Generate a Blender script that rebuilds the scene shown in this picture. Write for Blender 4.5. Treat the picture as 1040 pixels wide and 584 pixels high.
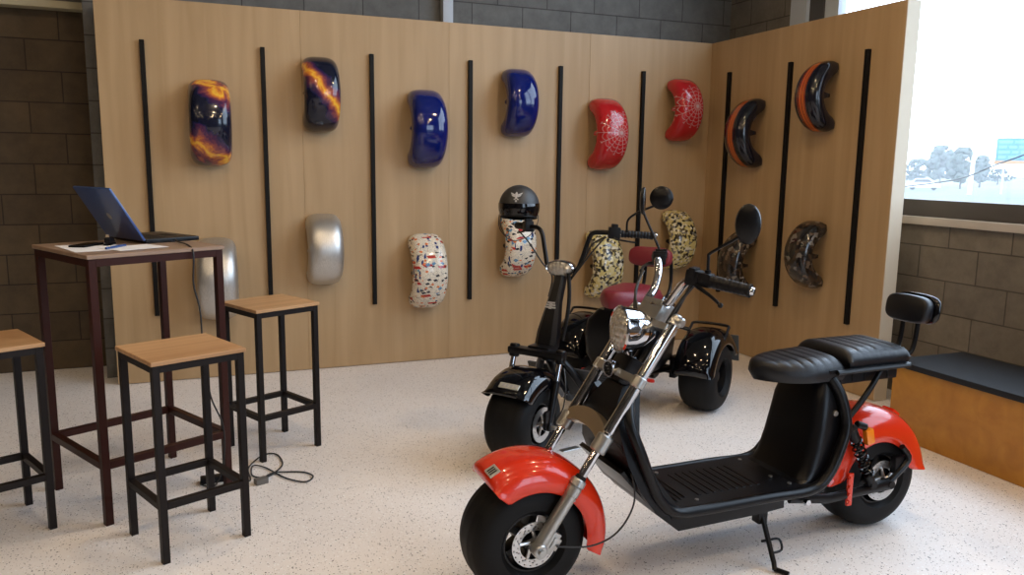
import bpy, bmesh, math, random
from mathutils import Vector, Matrix, Euler
for o in list(bpy.data.objects): bpy.data.objects.remove(o)
SC = bpy.context.scene
C = SC.collection
random.seed(7)
PI = math.pi
R_ = math.radians

# ------------------------------------------------------------------ camera
F_PX, PITCH, ROLL, YAW, HCAM = 799.04, 0.15529, 0.01282, 0.37597, 1.4374
cd = bpy.data.cameras.new('camera'); cam = bpy.data.objects.new('camera', cd); C.objects.link(cam)
cd.sensor_fit = 'HORIZONTAL'; cd.sensor_width = 36.0; cd.lens = F_PX / 1040 * 36.0
cd.clip_start = 0.05; cd.clip_end = 600
fw = Vector((math.sin(YAW)*math.cos(PITCH), math.cos(YAW)*math.cos(PITCH), -math.sin(PITCH)))
rt = Vector((math.cos(YAW), -math.sin(YAW), 0)); up = rt.cross(fw)
r2 = math.cos(ROLL)*rt + math.sin(ROLL)*up; u2 = -math.sin(ROLL)*rt + math.cos(ROLL)*up
M = Matrix((r2, u2, -fw)).transposed().to_4x4(); M.translation = (0, 0, HCAM)
cam.matrix_world = M
SC.camera = cam
# ------------------------------------------------------------------ world, lamps, exposure
SKY_STRENGTH = 5.8
LAMP_W = 25.0
HAZE = 0.0026
SC.view_settings.view_transform = 'Standard'; SC.view_settings.look = 'None'
SC.view_settings.gamma = 1.0; SC.view_settings.use_curve_mapping = False
SC.view_settings.exposure = 0.0
w = bpy.data.worlds.new('overcast_sky'); SC.world = w; w.use_nodes = True
bg = w.node_tree.nodes['Background']; bg.inputs[0].default_value = (0.79, 0.92, 1.12, 1); bg.inputs[1].default_value = SKY_STRENGTH

def portal(loc, rot, sx, sy):
    l = bpy.data.lights.new('daylight_portal', 'AREA'); l.shape = 'RECTANGLE'; l.size = sx; l.size_y = sy
    l.cycles.is_portal = True
    o = bpy.data.objects.new('daylight_portal', l); C.objects.link(o); o.location = loc; o.rotation_euler = rot
portal((4.30, 2.0, 3.2), (0, R_(90), 0), 4.0, 5.3)
portal((2.95, -3.02, 1.7), (R_(90), 0, 0), 1.9, 2.8)

# ------------------------------------------------------------------ materials
def newmat(name):
    m = bpy.data.materials.new(name); m.use_nodes = True
    nt = m.node_tree; return m, nt, nt.nodes, nt.links, nt.nodes['Principled BSDF']
def mat(name, col, rough=0.5, metal=0.0, coat=0.0, spec=0.5, bump=0.0, bscale=200, emit=None, sheen=0, var=0.0, vscale=6.0):
    m, nt, N, Lk, b = newmat(name)
    b.inputs['Base Color'].default_value = (*col, 1); b.inputs['Roughness'].default_value = rough
    b.inputs['Metallic'].default_value = metal; b.inputs['Coat Weight'].default_value = coat
    b.inputs['Coat Roughness'].default_value = 0.04
    b.inputs['Specular IOR Level'].default_value = spec
    tc = N.new('ShaderNodeTexCoord')
    if var > 0:
        n = N.new('ShaderNodeTexNoise'); n.inputs['Scale'].default_value = vscale; n.inputs['Detail'].default_value = 4
        Lk.new(tc.outputs['Object'], n.inputs['Vector'])
        mx = N.new('ShaderNodeMix'); mx.data_type = 'RGBA'
        mx.inputs[6].default_value = (*[c*(1-var) for c in col], 1); mx.inputs[7].default_value = (*[min(1, c*(1+var)) for c in col], 1)
        Lk.new(n.outputs['Fac'], mx.inputs[0]); Lk.new(mx.outputs[2], b.inputs['Base Color'])
    if bump > 0:
        n = N.new('ShaderNodeTexNoise'); n.inputs['Scale'].default_value = bscale; n.inputs['Detail'].default_value = 3
        Lk.new(tc.outputs['Object'], n.inputs['Vector'])
        bp = N.new('ShaderNodeBump'); bp.inputs['Strength'].default_value = bump; bp.inputs['Distance'].default_value = 0.002
        Lk.new(n.outputs['Fac'], bp.inputs['Height']); Lk.new(bp.outputs[0], b.inputs['Normal'])
    if emit:
        b.inputs['Emission Color'].default_value = (*col, 1); b.inputs['Emission Strength'].default_value = emit
    return m
def math_node(N, Lk, op, a, b=None, c=None):
    n = N.new('ShaderNodeMath'); n.operation = op
    for i, v in enumerate((a, b, c)):
        if v is None: continue
        if isinstance(v, (int, float)): n.inputs[i].default_value = v
        else: Lk.new(v, n.inputs[i])
    return n.outputs[0]
def ramp(N, Lk, fac, stops, interp='LINEAR'):
    r = N.new('ShaderNodeValToRGB'); r.color_ramp.interpolation = interp
    e = r.color_ramp.elements
    while len(e) > 1: e.remove(e[-1])
    e[0].position = stops[0][0]; e[0].color = (*stops[0][1], 1)
    for p, c in stops[1:]:
        x = e.new(p); x.color = (*c, 1)
    Lk.new(fac, r.inputs[0]); return r.outputs[0]

def block_mat(name, axes, shift, c1, c2, mortar):
    m, nt, N, Lk, b = newmat(name)
    tc = N.new('ShaderNodeTexCoord'); sp = N.new('ShaderNodeSeparateXYZ'); Lk.new(tc.outputs['Object'], sp.inputs[0])
    cb = N.new('ShaderNodeCombineXYZ')
    Lk.new(math_node(N, Lk, 'ADD', sp.outputs[axes[0]], shift[0]), cb.inputs[0])
    Lk.new(math_node(N, Lk, 'ADD', sp.outputs[axes[1]], shift[1]), cb.inputs[1])
    br = N.new('ShaderNodeTexBrick'); br.offset = 0.5; br.offset_frequency = 2; br.squash_frequency = 2; br.squash = 1
    Lk.new(cb.outputs[0], br.inputs['Vector'])
    br.inputs['Scale'].default_value = 1; br.inputs['Brick Width'].default_value = 0.4; br.inputs['Row Height'].default_value = 0.2
    br.inputs['Mortar Size'].default_value = 0.0045; br.inputs['Mortar Smooth'].default_value = 0.3
    br.inputs['Color1'].default_value = (*c1, 1); br.inputs['Color2'].default_value = (*c2, 1); br.inputs['Mortar'].default_value = (*mortar, 1)
    n = N.new('ShaderNodeTexNoise'); n.inputs['Scale'].default_value = 7; n.inputs['Detail'].default_value = 8; n.inputs['Roughness'].default_value = 0.7
    Lk.new(tc.outputs['Object'], n.inputs['Vector'])
    g = ramp(N, Lk, n.outputs['Fac'], [(0.3, (0.72, 0.72, 0.72)), (0.7, (1.15, 1.15, 1.15))])
    mx = N.new('ShaderNodeMix'); mx.data_type = 'RGBA'; mx.blend_type = 'MULTIPLY'; mx.inputs[0].default_value = 1
    Lk.new(br.outputs['Color'], mx.inputs[6]); Lk.new(g, mx.inputs[7]); Lk.new(mx.outputs[2], b.inputs['Base Color'])
    b.inputs['Roughness'].default_value = 0.85
    n2 = N.new('ShaderNodeTexNoise'); n2.inputs['Scale'].default_value = 120; n2.inputs['Detail'].default_value = 4
    Lk.new(tc.outputs['Object'], n2.inputs['Vector'])
    h = math_node(N, Lk, 'SUBTRACT', math_node(N, Lk, 'MULTIPLY', n2.outputs['Fac'], 0.25), br.outputs['Fac'])
    bp = N.new('ShaderNodeBump'); bp.inputs['Strength'].default_value = 0.6; bp.inputs['Distance'].default_value = 0.004
    Lk.new(h, bp.inputs['Height']); Lk.new(bp.outputs[0], b.inputs['Normal'])
    return m

def wood_mat(name, dark, light, grain_axis=2, scale=1.0, rough=0.45, blotch=0.0, stretch=14):
    """straight-grained wood: noise stretched along grain_axis; each object gets its own offset"""
    m, nt, N, Lk, b = newmat(name)
    tc = N.new('ShaderNodeTexCoord'); oi = N.new('ShaderNodeObjectInfo')
    off = N.new('ShaderNodeVectorMath'); off.operation = 'ADD'
    cb = N.new('ShaderNodeCombineXYZ')
    rr = math_node(N, Lk, 'MULTIPLY', oi.outputs['Random'], 37.0)
    for i in range(3): Lk.new(rr, cb.inputs[i])
    Lk.new(tc.outputs['Object'], off.inputs[0]); Lk.new(cb.outputs[0], off.inputs[1])
    mp = N.new('ShaderNodeMapping'); s = [scale*stretch]*3; s[grain_axis] = scale*0.8
    mp.inputs['Scale'].default_value = s; Lk.new(off.outputs[0], mp.inputs['Vector'])
    n = N.new('ShaderNodeTexNoise'); n.inputs['Scale'].default_value = 1; n.inputs['Detail'].default_value = 6; n.inputs['Distortion'].default_value = 0.6
    Lk.new(mp.outputs[0], n.inputs['Vector'])
    mp2 = N.new('ShaderNodeMapping'); s2 = [scale*2.2]*3; s2[grain_axis] = scale*0.5
    mp2.inputs['Scale'].default_value = s2; Lk.new(off.outputs[0], mp2.inputs['Vector'])
    n2 = N.new('ShaderNodeTexNoise'); n2.inputs['Scale'].default_value = 1; n2.inputs['Detail'].default_value = 2
    Lk.new(mp2.outputs[0], n2.inputs['Vector'])
    f = math_node(N, Lk, 'ADD', math_node(N, Lk, 'MULTIPLY', n.outputs['Fac'], 0.6), math_node(N, Lk, 'MULTIPLY', n2.outputs['Fac'], 0.4))
    if blotch > 0:
        n3 = N.new('ShaderNodeTexNoise'); n3.inputs['Scale'].default_value = 5; n3.inputs['Detail'].default_value = 5; n3.inputs['Distortion'].default_value = 1.5
        Lk.new(off.outputs[0], n3.inputs['Vector'])
        f = math_node(N, Lk, 'ADD', math_node(N, Lk, 'MULTIPLY', f, 1-blotch), math_node(N, Lk, 'MULTIPLY', n3.outputs['Fac'], blotch))
    # small tone change from board to board
    f = math_node(N, Lk, 'ADD', f, math_node(N, Lk, 'MULTIPLY', math_node(N, Lk, 'SUBTRACT', oi.outputs['Random'], 0.5), 0.06))
    col = ramp(N, Lk, f, [(0.32, dark), (0.68, light)])
    Lk.new(col, b.inputs['Base Color']); b.inputs['Roughness'].default_value = rough
    return m

def terrazzo():
    m, nt, N, Lk, b = newmat('terrazzo')
    tc = N.new('ShaderNodeTexCoord')
    col = None
    base = N.new('ShaderNodeTexNoise'); base.inputs['Scale'].default_value = 1.3; base.inputs['Detail'].default_value = 5
    Lk.new(tc.outputs['Object'], base.inputs['Vector'])
    cur = ramp(N, Lk, base.outputs['Fac'], [(0.3, (0.76, 0.715, 0.69)), (0.7, (0.84, 0.80, 0.775))])
    for sc, thr, c, seed in ((85, 0.22, (0.10, 0.09, 0.09), 0), (130, 0.24, (0.30, 0.25, 0.22), 3.3), (60, 0.12, (0.20, 0.18, 0.18), 7.7), (90, 0.30, (0.88, 0.87, 0.86), 5.1)):
        v = N.new('ShaderNodeTexVoronoi'); v.inputs['Scale'].default_value = sc
        mp = N.new('ShaderNodeMapping'); mp.inputs['Location'].default_value = (seed, seed, 0); mp.inputs['Scale'].default_value = (1, 1, 0)
        Lk.new(tc.outputs['Object'], mp.inputs['Vector']); Lk.new(mp.outputs[0], v.inputs['Vector'])
        sp = N.new('ShaderNodeSeparateColor'); Lk.new(v.outputs['Color'], sp.inputs[0])
        # per-cell chip radius, most cells carry none
        rad = math_node(N, Lk, 'MULTIPLY', math_node(N, Lk, 'MAXIMUM', math_node(N, Lk, 'SUBTRACT', sp.outputs[0], 0.35), 0.0), thr/0.65*1.35)
        mask = math_node(N, Lk, 'LESS_THAN', v.outputs['Distance'], rad)
        mx = N.new('ShaderNodeMix'); mx.data_type = 'RGBA'; Lk.new(mask, mx.inputs[0]); Lk.new(cur, mx.inputs[6]); mx.inputs[7].default_value = (*c, 1)
        cur = mx.outputs[2]
    Lk.new(cur, b.inputs['Base Color']); b.inputs['Roughness'].default_value = 0.42; b.inputs['Specular IOR Level'].default_value = 0.4
    return m

def gloss(b):
    b.inputs['Roughness'].default_value = 0.20; b.inputs['Specular IOR Level'].default_value = 0.25; b.inputs['Coat Weight'].default_value = 0.7; b.inputs['Coat Roughness'].default_value = 0.03

def galaxy_mat(name, centre, slope, width):
    """navy paint with a glowing orange nebula band; centre/slope place the diagonal"""
    m, nt, N, Lk, b = newmat(name); gloss(b)
    tc = N.new('ShaderNodeTexCoord'); sp = N.new('ShaderNodeSeparateXYZ'); Lk.new(tc.outputs['Object'], sp.inputs[0])
    n = N.new('ShaderNodeTexNoise'); n.inputs['Scale'].default_value = 9; n.inputs['Detail'].default_value = 7; n.inputs['Roughness'].default_value = 0.62; n.inputs['Distortion'].default_value = 0.5
    Lk.new(tc.outputs['Object'], n.inputs['Vector'])
    nn = math_node(N, Lk, 'MULTIPLY', math_node(N, Lk, 'SUBTRACT', n.outputs['Fac'], 0.5), 0.26)
    best = None
    for c in centre:
        d = math_node(N, Lk, 'ADD', math_node(N, Lk, 'MULTIPLY', sp.outputs[0], slope), math_node(N, Lk, 'SUBTRACT', sp.outputs[2], c))
        d = math_node(N, Lk, 'ABSOLUTE', math_node(N, Lk, 'ADD', d, nn))
        best = d if best is None else math_node(N, Lk, 'MINIMUM', best, d)
    f = math_node(N, Lk, 'DIVIDE', best, width)
    col = ramp(N, Lk, f, [(0.0, (0.80, 0.48, 0.05)), (0.14, (0.70, 0.25, 0.03)), (0.34, (0.30, 0.07, 0.05)), (0.58, (0.07, 0.018, 0.06)), (0.85, (0.008, 0.01, 0.05)), (1.0, (0.004, 0.006, 0.02))])
    Lk.new(col, b.inputs['Base Color']); return m

def web_mat(name, cx, cz):
    m, nt, N, Lk, b = newmat(name); gloss(b)
    tc = N.new('ShaderNodeTexCoord'); sp = N.new('ShaderNodeSeparateXYZ'); Lk.new(tc.outputs['Object'], sp.inputs[0])
    x = math_node(N, Lk, 'SUBTRACT', sp.outputs[0], cx); z = math_node(N, Lk, 'SUBTRACT', sp.outputs[2], cz)
    ang = math_node(N, Lk, 'ARCTAN2', z, x)
    rad = math_node(N, Lk, 'SQRT', math_node(N, Lk, 'ADD', math_node(N, Lk, 'MULTIPLY', x, x), math_node(N, Lk, 'MULTIPLY', z, z)))
    ns = 14
    a = math_node(N, Lk, 'ABSOLUTE', math_node(N, Lk, 'SINE', math_node(N, Lk, 'MULTIPLY', ang, ns/2)))
    spoke = math_node(N, Lk, 'LESS_THAN', math_node(N, Lk, 'MULTIPLY', a, rad), 0.0120)
    sag = math_node(N, Lk, 'ADD', rad, math_node(N, Lk, 'MULTIPLY', math_node(N, Lk, 'MULTIPLY', a, rad), -0.10))
    fr = math_node(N, Lk, 'FRACT', math_node(N, Lk, 'MULTIPLY', sag, 38))
    ring = math_node(N, Lk, 'LESS_THAN', fr, 0.10)
    line = math_node(N, Lk, 'MULTIPLY', math_node(N, Lk, 'MAXIMUM', spoke, ring), math_node(N, Lk, 'LESS_THAN', rad, 0.165))
    mx = N.new('ShaderNodeMix'); mx.data_type = 'RGBA'; Lk.new(line, mx.inputs[0]); mx.inputs[6].default_value = (0.42, 0.012, 0.015, 1); mx.inputs[7].default_value = (0.46, 0.33, 0.33, 1)
    Lk.new(mx.outputs[2], b.inputs['Base Color']); return m

def collage_mat(name):
    """cream wrap covered in small navy, red and black scribbles and tabs"""
    m, nt, N, Lk, b = newmat(name); gloss(b); b.inputs['Coat Weight'].default_value = 0.6
    tc = N.new('ShaderNodeTexCoord')
    cur = None
    base = N.new('ShaderNodeRGB'); base.outputs[0].default_value = (0.74, 0.67, 0.55, 1); cur = base.outputs[0]
    for k, (sx, sz, thr, c) in enumerate(((42, 13, 0.80, (0.02, 0.04, 0.16)), (11, 38, 0.80, (0.45, 0.03, 0.02)), (26, 50, 0.78, (0.03, 0.03, 0.04)), (26, 32, 0.88, (0.12, 0.28, 0.45)), (36, 50, 0.86, (0.70, 0.20, 0.06)))):
        mp = N.new('ShaderNodeMapping'); mp.inputs['Scale'].default_value = (sx, sx, sz); mp.inputs['Location'].default_value = (k*3.7, k, k*1.9); mp.inputs['Rotation'].default_value = (0, 0.25*k, 0)
        Lk.new(tc.outputs['Object'], mp.inputs['Vector'])
        v = N.new('ShaderNodeTexVoronoi'); v.distance = 'CHEBYCHEV'; v.inputs['Scale'].default_value = 1.0
        Lk.new(mp.outputs[0], v.inputs['Vector'])
        s = N.new('ShaderNodeSeparateColor'); Lk.new(v.outputs['Color'], s.inputs[0])
        on = math_node(N, Lk, 'MULTIPLY', math_node(N, Lk, 'GREATER_THAN', s.outputs[0], thr), math_node(N, Lk, 'LESS_THAN', v.outputs['Distance'], 0.36))
        mx = N.new('ShaderNodeMix'); mx.data_type = 'RGBA'; Lk.new(on, mx.inputs[0]); Lk.new(cur, mx.inputs[6]); mx.inputs[7].default_value = (*c, 1)
        cur = mx.outputs[2]
    n = N.new('ShaderNodeTexNoise'); n.inputs['Scale'].default_value = 34; n.inputs['Detail'].default_value = 2; n.inputs['Distortion'].default_value = 2.5
    Lk.new(tc.outputs['Object'], n.inputs['Vector'])
    ln = math_node(N, Lk, 'LESS_THAN', math_node(N, Lk, 'ABSOLUTE', math_node(N, Lk, 'SUBTRACT', n.outputs['Fac'], 0.5)), 0.012)
    mx = N.new('ShaderNodeMix'); mx.data_type = 'RGBA'; Lk.new(ln, mx.inputs[0]); Lk.new(cur, mx.inputs[6]); mx.inputs[7].default_value = (0.04, 0.04, 0.07, 1)
    Lk.new(mx.outputs[2], b.inputs['Base Color']); return m

def cell_mat(name, stops, scale, randomness=1.0, g=True):
    m, nt, N, Lk, b = newmat(name)
    if g: gloss(b)
    tc = N.new('ShaderNodeTexCoord')
    n = N.new('ShaderNodeTexNoise'); n.inputs['Scale'].default_value = 22; n.inputs['Detail'].default_value = 2
    Lk.new(tc.outputs['Object'], n.inputs['Vector'])
    va = N.new('ShaderNodeVectorMath'); va.operation = 'MULTIPLY_ADD'; Lk.new(n.outputs['Color'], va.inputs[0]); va.inputs[1].default_value = (0.03,)*3; Lk.new(tc.outputs['Object'], va.inputs[2])
    v = N.new('ShaderNodeTexVoronoi'); v.inputs['Scale'].default_value = scale; Lk.new(va.outputs[0], v.inputs['Vector'])
    s = N.new('ShaderNodeSeparateColor'); Lk.new(v.outputs['Color'], s.inputs[0])
    Lk.new(ramp(N, Lk, s.outputs[0], stops, 'CONSTANT'), b.inputs['Base Color']); return m

def stripe_mat(name):
    """black fender with orange and thin red pinstripes that run along the arch (object x = across)"""
    m, nt, N, Lk, b = newmat(name); gloss(b)
    tc = N.new('ShaderNodeTexCoord'); sp = N.new('ShaderNodeSeparateXYZ'); Lk.new(tc.outputs['Object'], sp.inputs[0])
    f = math_node(N, Lk, 'ADD', math_node(N, Lk, 'MULTIPLY', sp.outputs[0], 4.2), 0.5)
    col = ramp(N, Lk, f, [(0.0, (0.006, 0.006, 0.012)), (0.34, (0.50, 0.07, 0.01)), (0.36, (0.01, 0.01, 0.015)), (0.40, (0.48, 0.09, 0.015)), (0.50, (0.02, 0.01, 0.015)), (0.515, (0.45, 0.09, 0.015)), (0.60, (0.01, 0.01, 0.015)), (0.62, (0.5, 0.07, 0.01)), (0.635, (0.006, 0.006, 0.012))], 'CONSTANT')
    Lk.new(col, b.inputs['Base Color']); return m

def brushed(name):
    m, nt, N, Lk, b = newmat(name)
    b.inputs['Metallic'].default_value = 0.9; b.inputs['Roughness'].default_value = 0.40
    tc = N.new('ShaderNodeTexCoord'); mp = N.new('ShaderNodeMapping'); mp.inputs['Scale'].default_value = (300, 300, 6)
    Lk.new(tc.outputs['Object'], mp.inputs['Vector'])
    n = N.new('ShaderNodeTexNoise'); n.inputs['Scale'].default_value = 1; Lk.new(mp.outputs[0], n.inputs['Vector'])
    Lk.new(ramp(N, Lk, n.outputs['Fac'], [(0.3, (0.50, 0.49, 0.47)), (0.7, (0.66, 0.65, 0.63))]), b.inputs['Base Color'])
    return m

def glass_mat(name, tint=(0.93, 0.96, 0.97)):
    m = bpy.data.materials.new(name); m.use_nodes = True; N = m.node_tree.nodes; Lk = m.node_tree.links
    for n in list(N): N.remove(n)
    o = N.new('ShaderNodeOutputMaterial'); t = N.new('ShaderNodeBsdfTransparent'); t.inputs[0].default_value = (*tint, 1)
    g = N.new('ShaderNodeBsdfGlossy'); g.inputs['Roughness'].default_value = 0.01; lw = N.new('ShaderNodeLayerWeight'); lw.inputs[0].default_value = 0.5
    fac = math_node(N, Lk, 'ADD', math_node(N, Lk, 'MULTIPLY', math_node(N, Lk, 'POWER', lw.outputs['Facing'], 5.0), 0.9), 0.035)
    mx = N.new('ShaderNodeMixShader'); Lk.new(fac, mx.inputs[0]); Lk.new(t.outputs[0], mx.inputs[1]); Lk.new(g.outputs[0], mx.inputs[2]); Lk.new(mx.outputs[0], o.inputs[0])
    return m

MT = dict(
    black_paint=mat('black_gloss_paint', (0.002, 0.002, 0.003), 0.10, spec=0.2, coat=0.6),
    black_plastic=mat('black_plastic', (0.0045, 0.0045, 0.006), 0.42, spec=0.22, bump=0.25, bscale=500),
    black_satin=mat('black_satin', (0.003, 0.003, 0.004), 0.32, spec=0.25),
    rail=mat('black_strip', (0.004, 0.0035, 0.0035), 0.55, spec=0.2),
    tire=mat('tyre_rubber', (0.0035, 0.0035, 0.004), 0.6, spec=0.22, bump=0.3, bscale=300),
    rim=mat('black_rim', (0.003, 0.003, 0.004), 0.3, spec=0.3),
    vinyl=mat('black_vinyl', (0.004, 0.0045, 0.007), 0.34, spec=0.4, bump=0.3, bscale=900),
    bench_vinyl=mat('bench_vinyl', (0.008, 0.009, 0.012), 0.6, spec=0.35, bump=0.3, bscale=600),
    red_paint=mat('red_gloss_paint', (0.60, 0.026, 0.005), 0.25, spec=0.25, coat=0.7),
    red_vinyl=mat('red_vinyl', (0.17, 0.012, 0.022), 0.42, bump=0.3, bscale=900),
    chrome=mat('chrome', (0.56, 0.56, 0.58), 0.08, metal=1.0),
    alloy=mat('cast_alloy', (0.40, 0.40, 0.39), 0.32, metal=0.85),
    gold_alloy=mat('warm_alloy', (0.42, 0.35, 0.26), 0.34, metal=0.85),
    steel=mat('disc_steel', (0.60, 0.60, 0.60), 0.28, metal=0.9),
    grey_mark=mat('grey_mark', (0.35, 0.35, 0.36), 0.5),
    silver_plate=mat('silver_plate', (0.45, 0.45, 0.40), 0.35, metal=0.5),
    orange_plastic=mat('orange_reflector', (0.75, 0.20, 0.01), 0.25, coat=0.6),
    red_plastic=mat('red_reflector', (0.55, 0.03, 0.02), 0.3, coat=0.5),
    stool_steel=mat('black_brown_steel', (0.009, 0.006, 0.0055), 0.45, spec=0.22),
    table_steel=mat('maroon_steel', (0.030, 0.006, 0.003), 0.4, spec=0.22),
    laptop_blue=mat('laptop_blue', (0.016, 0.06, 0.22), 0.28, coat=0.5),
    paper=mat('paper', (0.72, 0.72, 0.74), 0.7),
    lens=None,
    sill=mat('sill_stone', (0.50, 0.46, 0.42), 0.6, var=0.12),
    frame_dark=mat('window_frame_grey', (0.075, 0.07, 0.07), 0.45),
    frame_light=mat('window_frame_light', (0.50, 0.54, 0.60), 0.5),
    pipe=mat('pale_pipe', (0.42, 0.46, 0.52), 0.5),
    ceiling=mat('ceiling_paint', (0.55, 0.53, 0.50), 0.9, var=0.05),
    lining=mat('dark_lining', (0.10, 0.09, 0.085), 0.9, var=0.1),
    trimbeam=mat('cream_beam', (0.42, 0.37, 0.24), 0.6),
    white_enamel=mat('white_enamel', (0.8, 0.8, 0.8), 0.4),
    cord=mat('black_cord', (0.01, 0.01, 0.01), 0.5),
)
def lens_mat():
    m, nt, N, Lk, b = newmat('bumpy_lens')
    b.inputs['Base Color'].default_value = (0.46, 0.44, 0.40, 1); b.inputs['Metallic'].default_value = 0.55; b.inputs['Roughness'].default_value = 0.22
    tc = N.new('ShaderNodeTexCoord'); v = N.new('ShaderNodeTexVoronoi'); v.inputs['Scale'].default_value = 42; v.inputs['Randomness'].default_value = 0.35
    Lk.new(tc.outputs['Object'], v.inputs['Vector'])
    bp = N.new('ShaderNodeBump'); bp.inputs['Strength'].default_value = 0.9; bp.inputs['Distance'].default_value = 0.012; bp.invert = True
    Lk.new(v.outputs['Distance'], bp.inputs['Height']); Lk.new(bp.outputs[0], b.inputs['Normal'])
    return m
MT['lens'] = lens_mat()
MT['plywood'] = wood_mat('birch_plywood', (0.355, 0.232, 0.112), (0.46, 0.315, 0.172), 2, 1.0, 0.5)
MT['bench_ply'] = wood_mat('stained_plywood', (0.33, 0.125, 0.010), (0.50, 0.235, 0.028), 0, 0.8, 0.45, 0.5)
MT['plyedge'] = mat('plywood_edge', (0.62, 0.54, 0.42), 0.6)
MT['stool_wood'] = wood_mat('oak_laminate', (0.36, 0.19, 0.085), (0.56, 0.34, 0.17), 0, 1.3, 0.38, 0, 22)
MT['table_wood'] = wood_mat('walnut_laminate', (0.20, 0.13, 0.09), (0.34, 0.235, 0.165), 0, 1.3, 0.38, 0, 22)
MT['floor'] = terrazzo()
MT['glass'] = glass_mat('window_glass')

# ------------------------------------------------------------------ mesh helpers
def sharpen(bm, ang=0.6):
    for f in bm.faces: f.smooth = True
    for e in bm.edges:
        if len(e.link_faces) == 2 and e.calc_face_angle(0) > ang: e.smooth = False
def obj(name, bm, m, parent=None, ang=0.6):
    bmesh.ops.recalc_face_normals(bm, faces=bm.faces[:])
    sharpen(bm, ang)
    me = bpy.data.meshes.new(name); bm.to_mesh(me); bm.free()
    o = bpy.data.objects.new(name, me); C.objects.link(o)
    if m is not None: me.materials.append(MT[m] if isinstance(m, str) else m)
    if parent is not None: o.parent = parent
    return o
def tag(o, label=None, cat=None, group=None, kind=None):
    if label: o['label'] = label
    if cat: o['category'] = cat
    if group: o['group'] = group
    if kind: o['kind'] = kind
    return o
def empty(name, loc, rz=0, label=None, cat=None, group=None):
    o = bpy.data.objects.new(name, None); C.objects.link(o); o.location = loc; o.rotation_euler = (0, 0, rz)
    o.empty_display_size = 0.1
    return tag(o, label, cat, group)
def struct(name, bm, m):
    return tag(obj(name, bm, m), kind='structure')
def B(): return bmesh.new()
def box(bm, lo, hi, bevel=0.0, mx=None, seg=2):
    t = bmesh.new(); bmesh.ops.create_cube(t, size=1)
    s = [hi[i]-lo[i] for i in range(3)]; c = [(hi[i]+lo[i])/2 for i in range(3)]
    bmesh.ops.scale(t, vec=s, verts=t.verts); bmesh.ops.translate(t, vec=c, verts=t.verts)
    if bevel > 0: bmesh.ops.bevel(t, geom=t.edges[:], offset=bevel, segments=seg, profile=0.7, affect='EDGES')
    merge(bm, t, mx); return bm
def merge(bm, t, mx=None):
    if mx is not None: bmesh.ops.transform(t, matrix=mx, verts=t.verts)
    me = bpy.data.meshes.new('tmp'); t.to_mesh(me); t.free(); bm.from_mesh(me); bpy.data.meshes.remove(me)
def smoothpath(pts, n=6):
    P = [Vector(p) for p in pts]
    if len(P) < 3: return P
    out = []
    for i in range(len(P)-1):
        p0 = P[max(i-1, 0)]; p1 = P[i]; p2 = P[i+1]; p3 = P[min(i+2, len(P)-1)]
        for k in range(n):
            t = k/n
            out.append(0.5*((2*p1)+(-p0+p2)*t+(2*p0-5*p1+4*p2-p3)*t*t+(-p0+3*p1-3*p2+p3)*t**3))
    out.append(P[-1]); return out
def tube(bm, pts, r, seg=10, smooth=0, closed=False, flat=None):
    """sweep; r a number or list per control point; flat=(a,b) scales the section"""
    P = [Vector(p) for p in pts]
    rr = r if isinstance(r, (list, tuple)) else [r]*len(P)
    if smooth:
        Q = smoothpath(P, smooth); R2 = []
        for i in range(len(Q)):
            t = i/smooth; k = min(int(t), len(rr)-2); R2.append(rr[k]+(rr[k+1]-rr[k])*(t-k))
        P, rr = Q, R2
    n = len(P)
    T = []
    for i in range(n):
        a = P[(i-1) % n] if (closed or i > 0) else P[i]; b = P[(i+1) % n] if (closed or i < n-1) else P[i]
        T.append((b-a).normalized())
    ref = Vector((0, 0, 1)) if abs(T[0].z) < 0.9 else Vector((1, 0, 0))
    nrm = (ref - T[0]*ref.dot(T[0])).normalized(); rings = []
    for i in range(n):
        nrm = (nrm - T[i]*nrm.dot(T[i])).normalized(); bn = T[i].cross(nrm)
        f = flat or (1, 1)
        rings.append([bm.verts.new(P[i] + rr[i]*(f[0]*math.cos(2*PI*k/seg)*nrm + f[1]*math.sin(2*PI*k/seg)*bn)) for k in range(seg)])
    m = n if closed else n-1
    for i in range(m):
        A, Bq = rings[i], rings[(i+1) % n]
        for k in range(seg): bm.faces.new((A[k], A[(k+1) % seg], Bq[(k+1) % seg], Bq[k]))
    if not closed: bm.faces.new(rings[0][::-1]); bm.faces.new(rings[-1])
    return bm
def frame_to(axis, origin):
    a = Vector(axis).normalized(); r = Vector((0, 0, 1)) if abs(a.z) < 0.9 else Vector((1, 0, 0))
    x = r.cross(a).normalized(); y = a.cross(x)
    m = Matrix((x, y, a)).transposed().to_4x4(); m.translation = origin; return m
def lathe(bm, prof, origin, axis=(0, 0, 1), seg=32, closed=False, a0=0, a1=2*PI):
    """prof = list of (r, h) along axis"""
    mx = frame_to(axis, origin); full = abs(a1-a0-2*PI) < 1e-6
    ns = seg if full else seg+1; rings = []
    for r, h in prof:
        if r < 1e-6: rings.append([bm.verts.new(mx @ Vector((0, 0, h)))])
        else: rings.append([bm.verts.new(mx @ Vector((r*math.cos(a0+(a1-a0)*k/seg), r*math.sin(a0+(a1-a0)*k/seg), h))) for k in range(ns)])
    m = len(prof) if closed else len(prof)-1
    for i in range(m):
        A, Q = rings[i], rings[(i+1) % len(rings)]
        for k in range(seg if full else seg):
            k2 = (k+1) % ns
            if len(A) == 1 and len(Q) == 1: continue
            if len(A) == 1: bm.faces.new((A[0], Q[k2], Q[k]))
            elif len(Q) == 1: bm.faces.new((A[k], A[k2], Q[0]))
            else: bm.faces.new((A[k], A[k2], Q[k2], Q[k]))
    return bm
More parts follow.
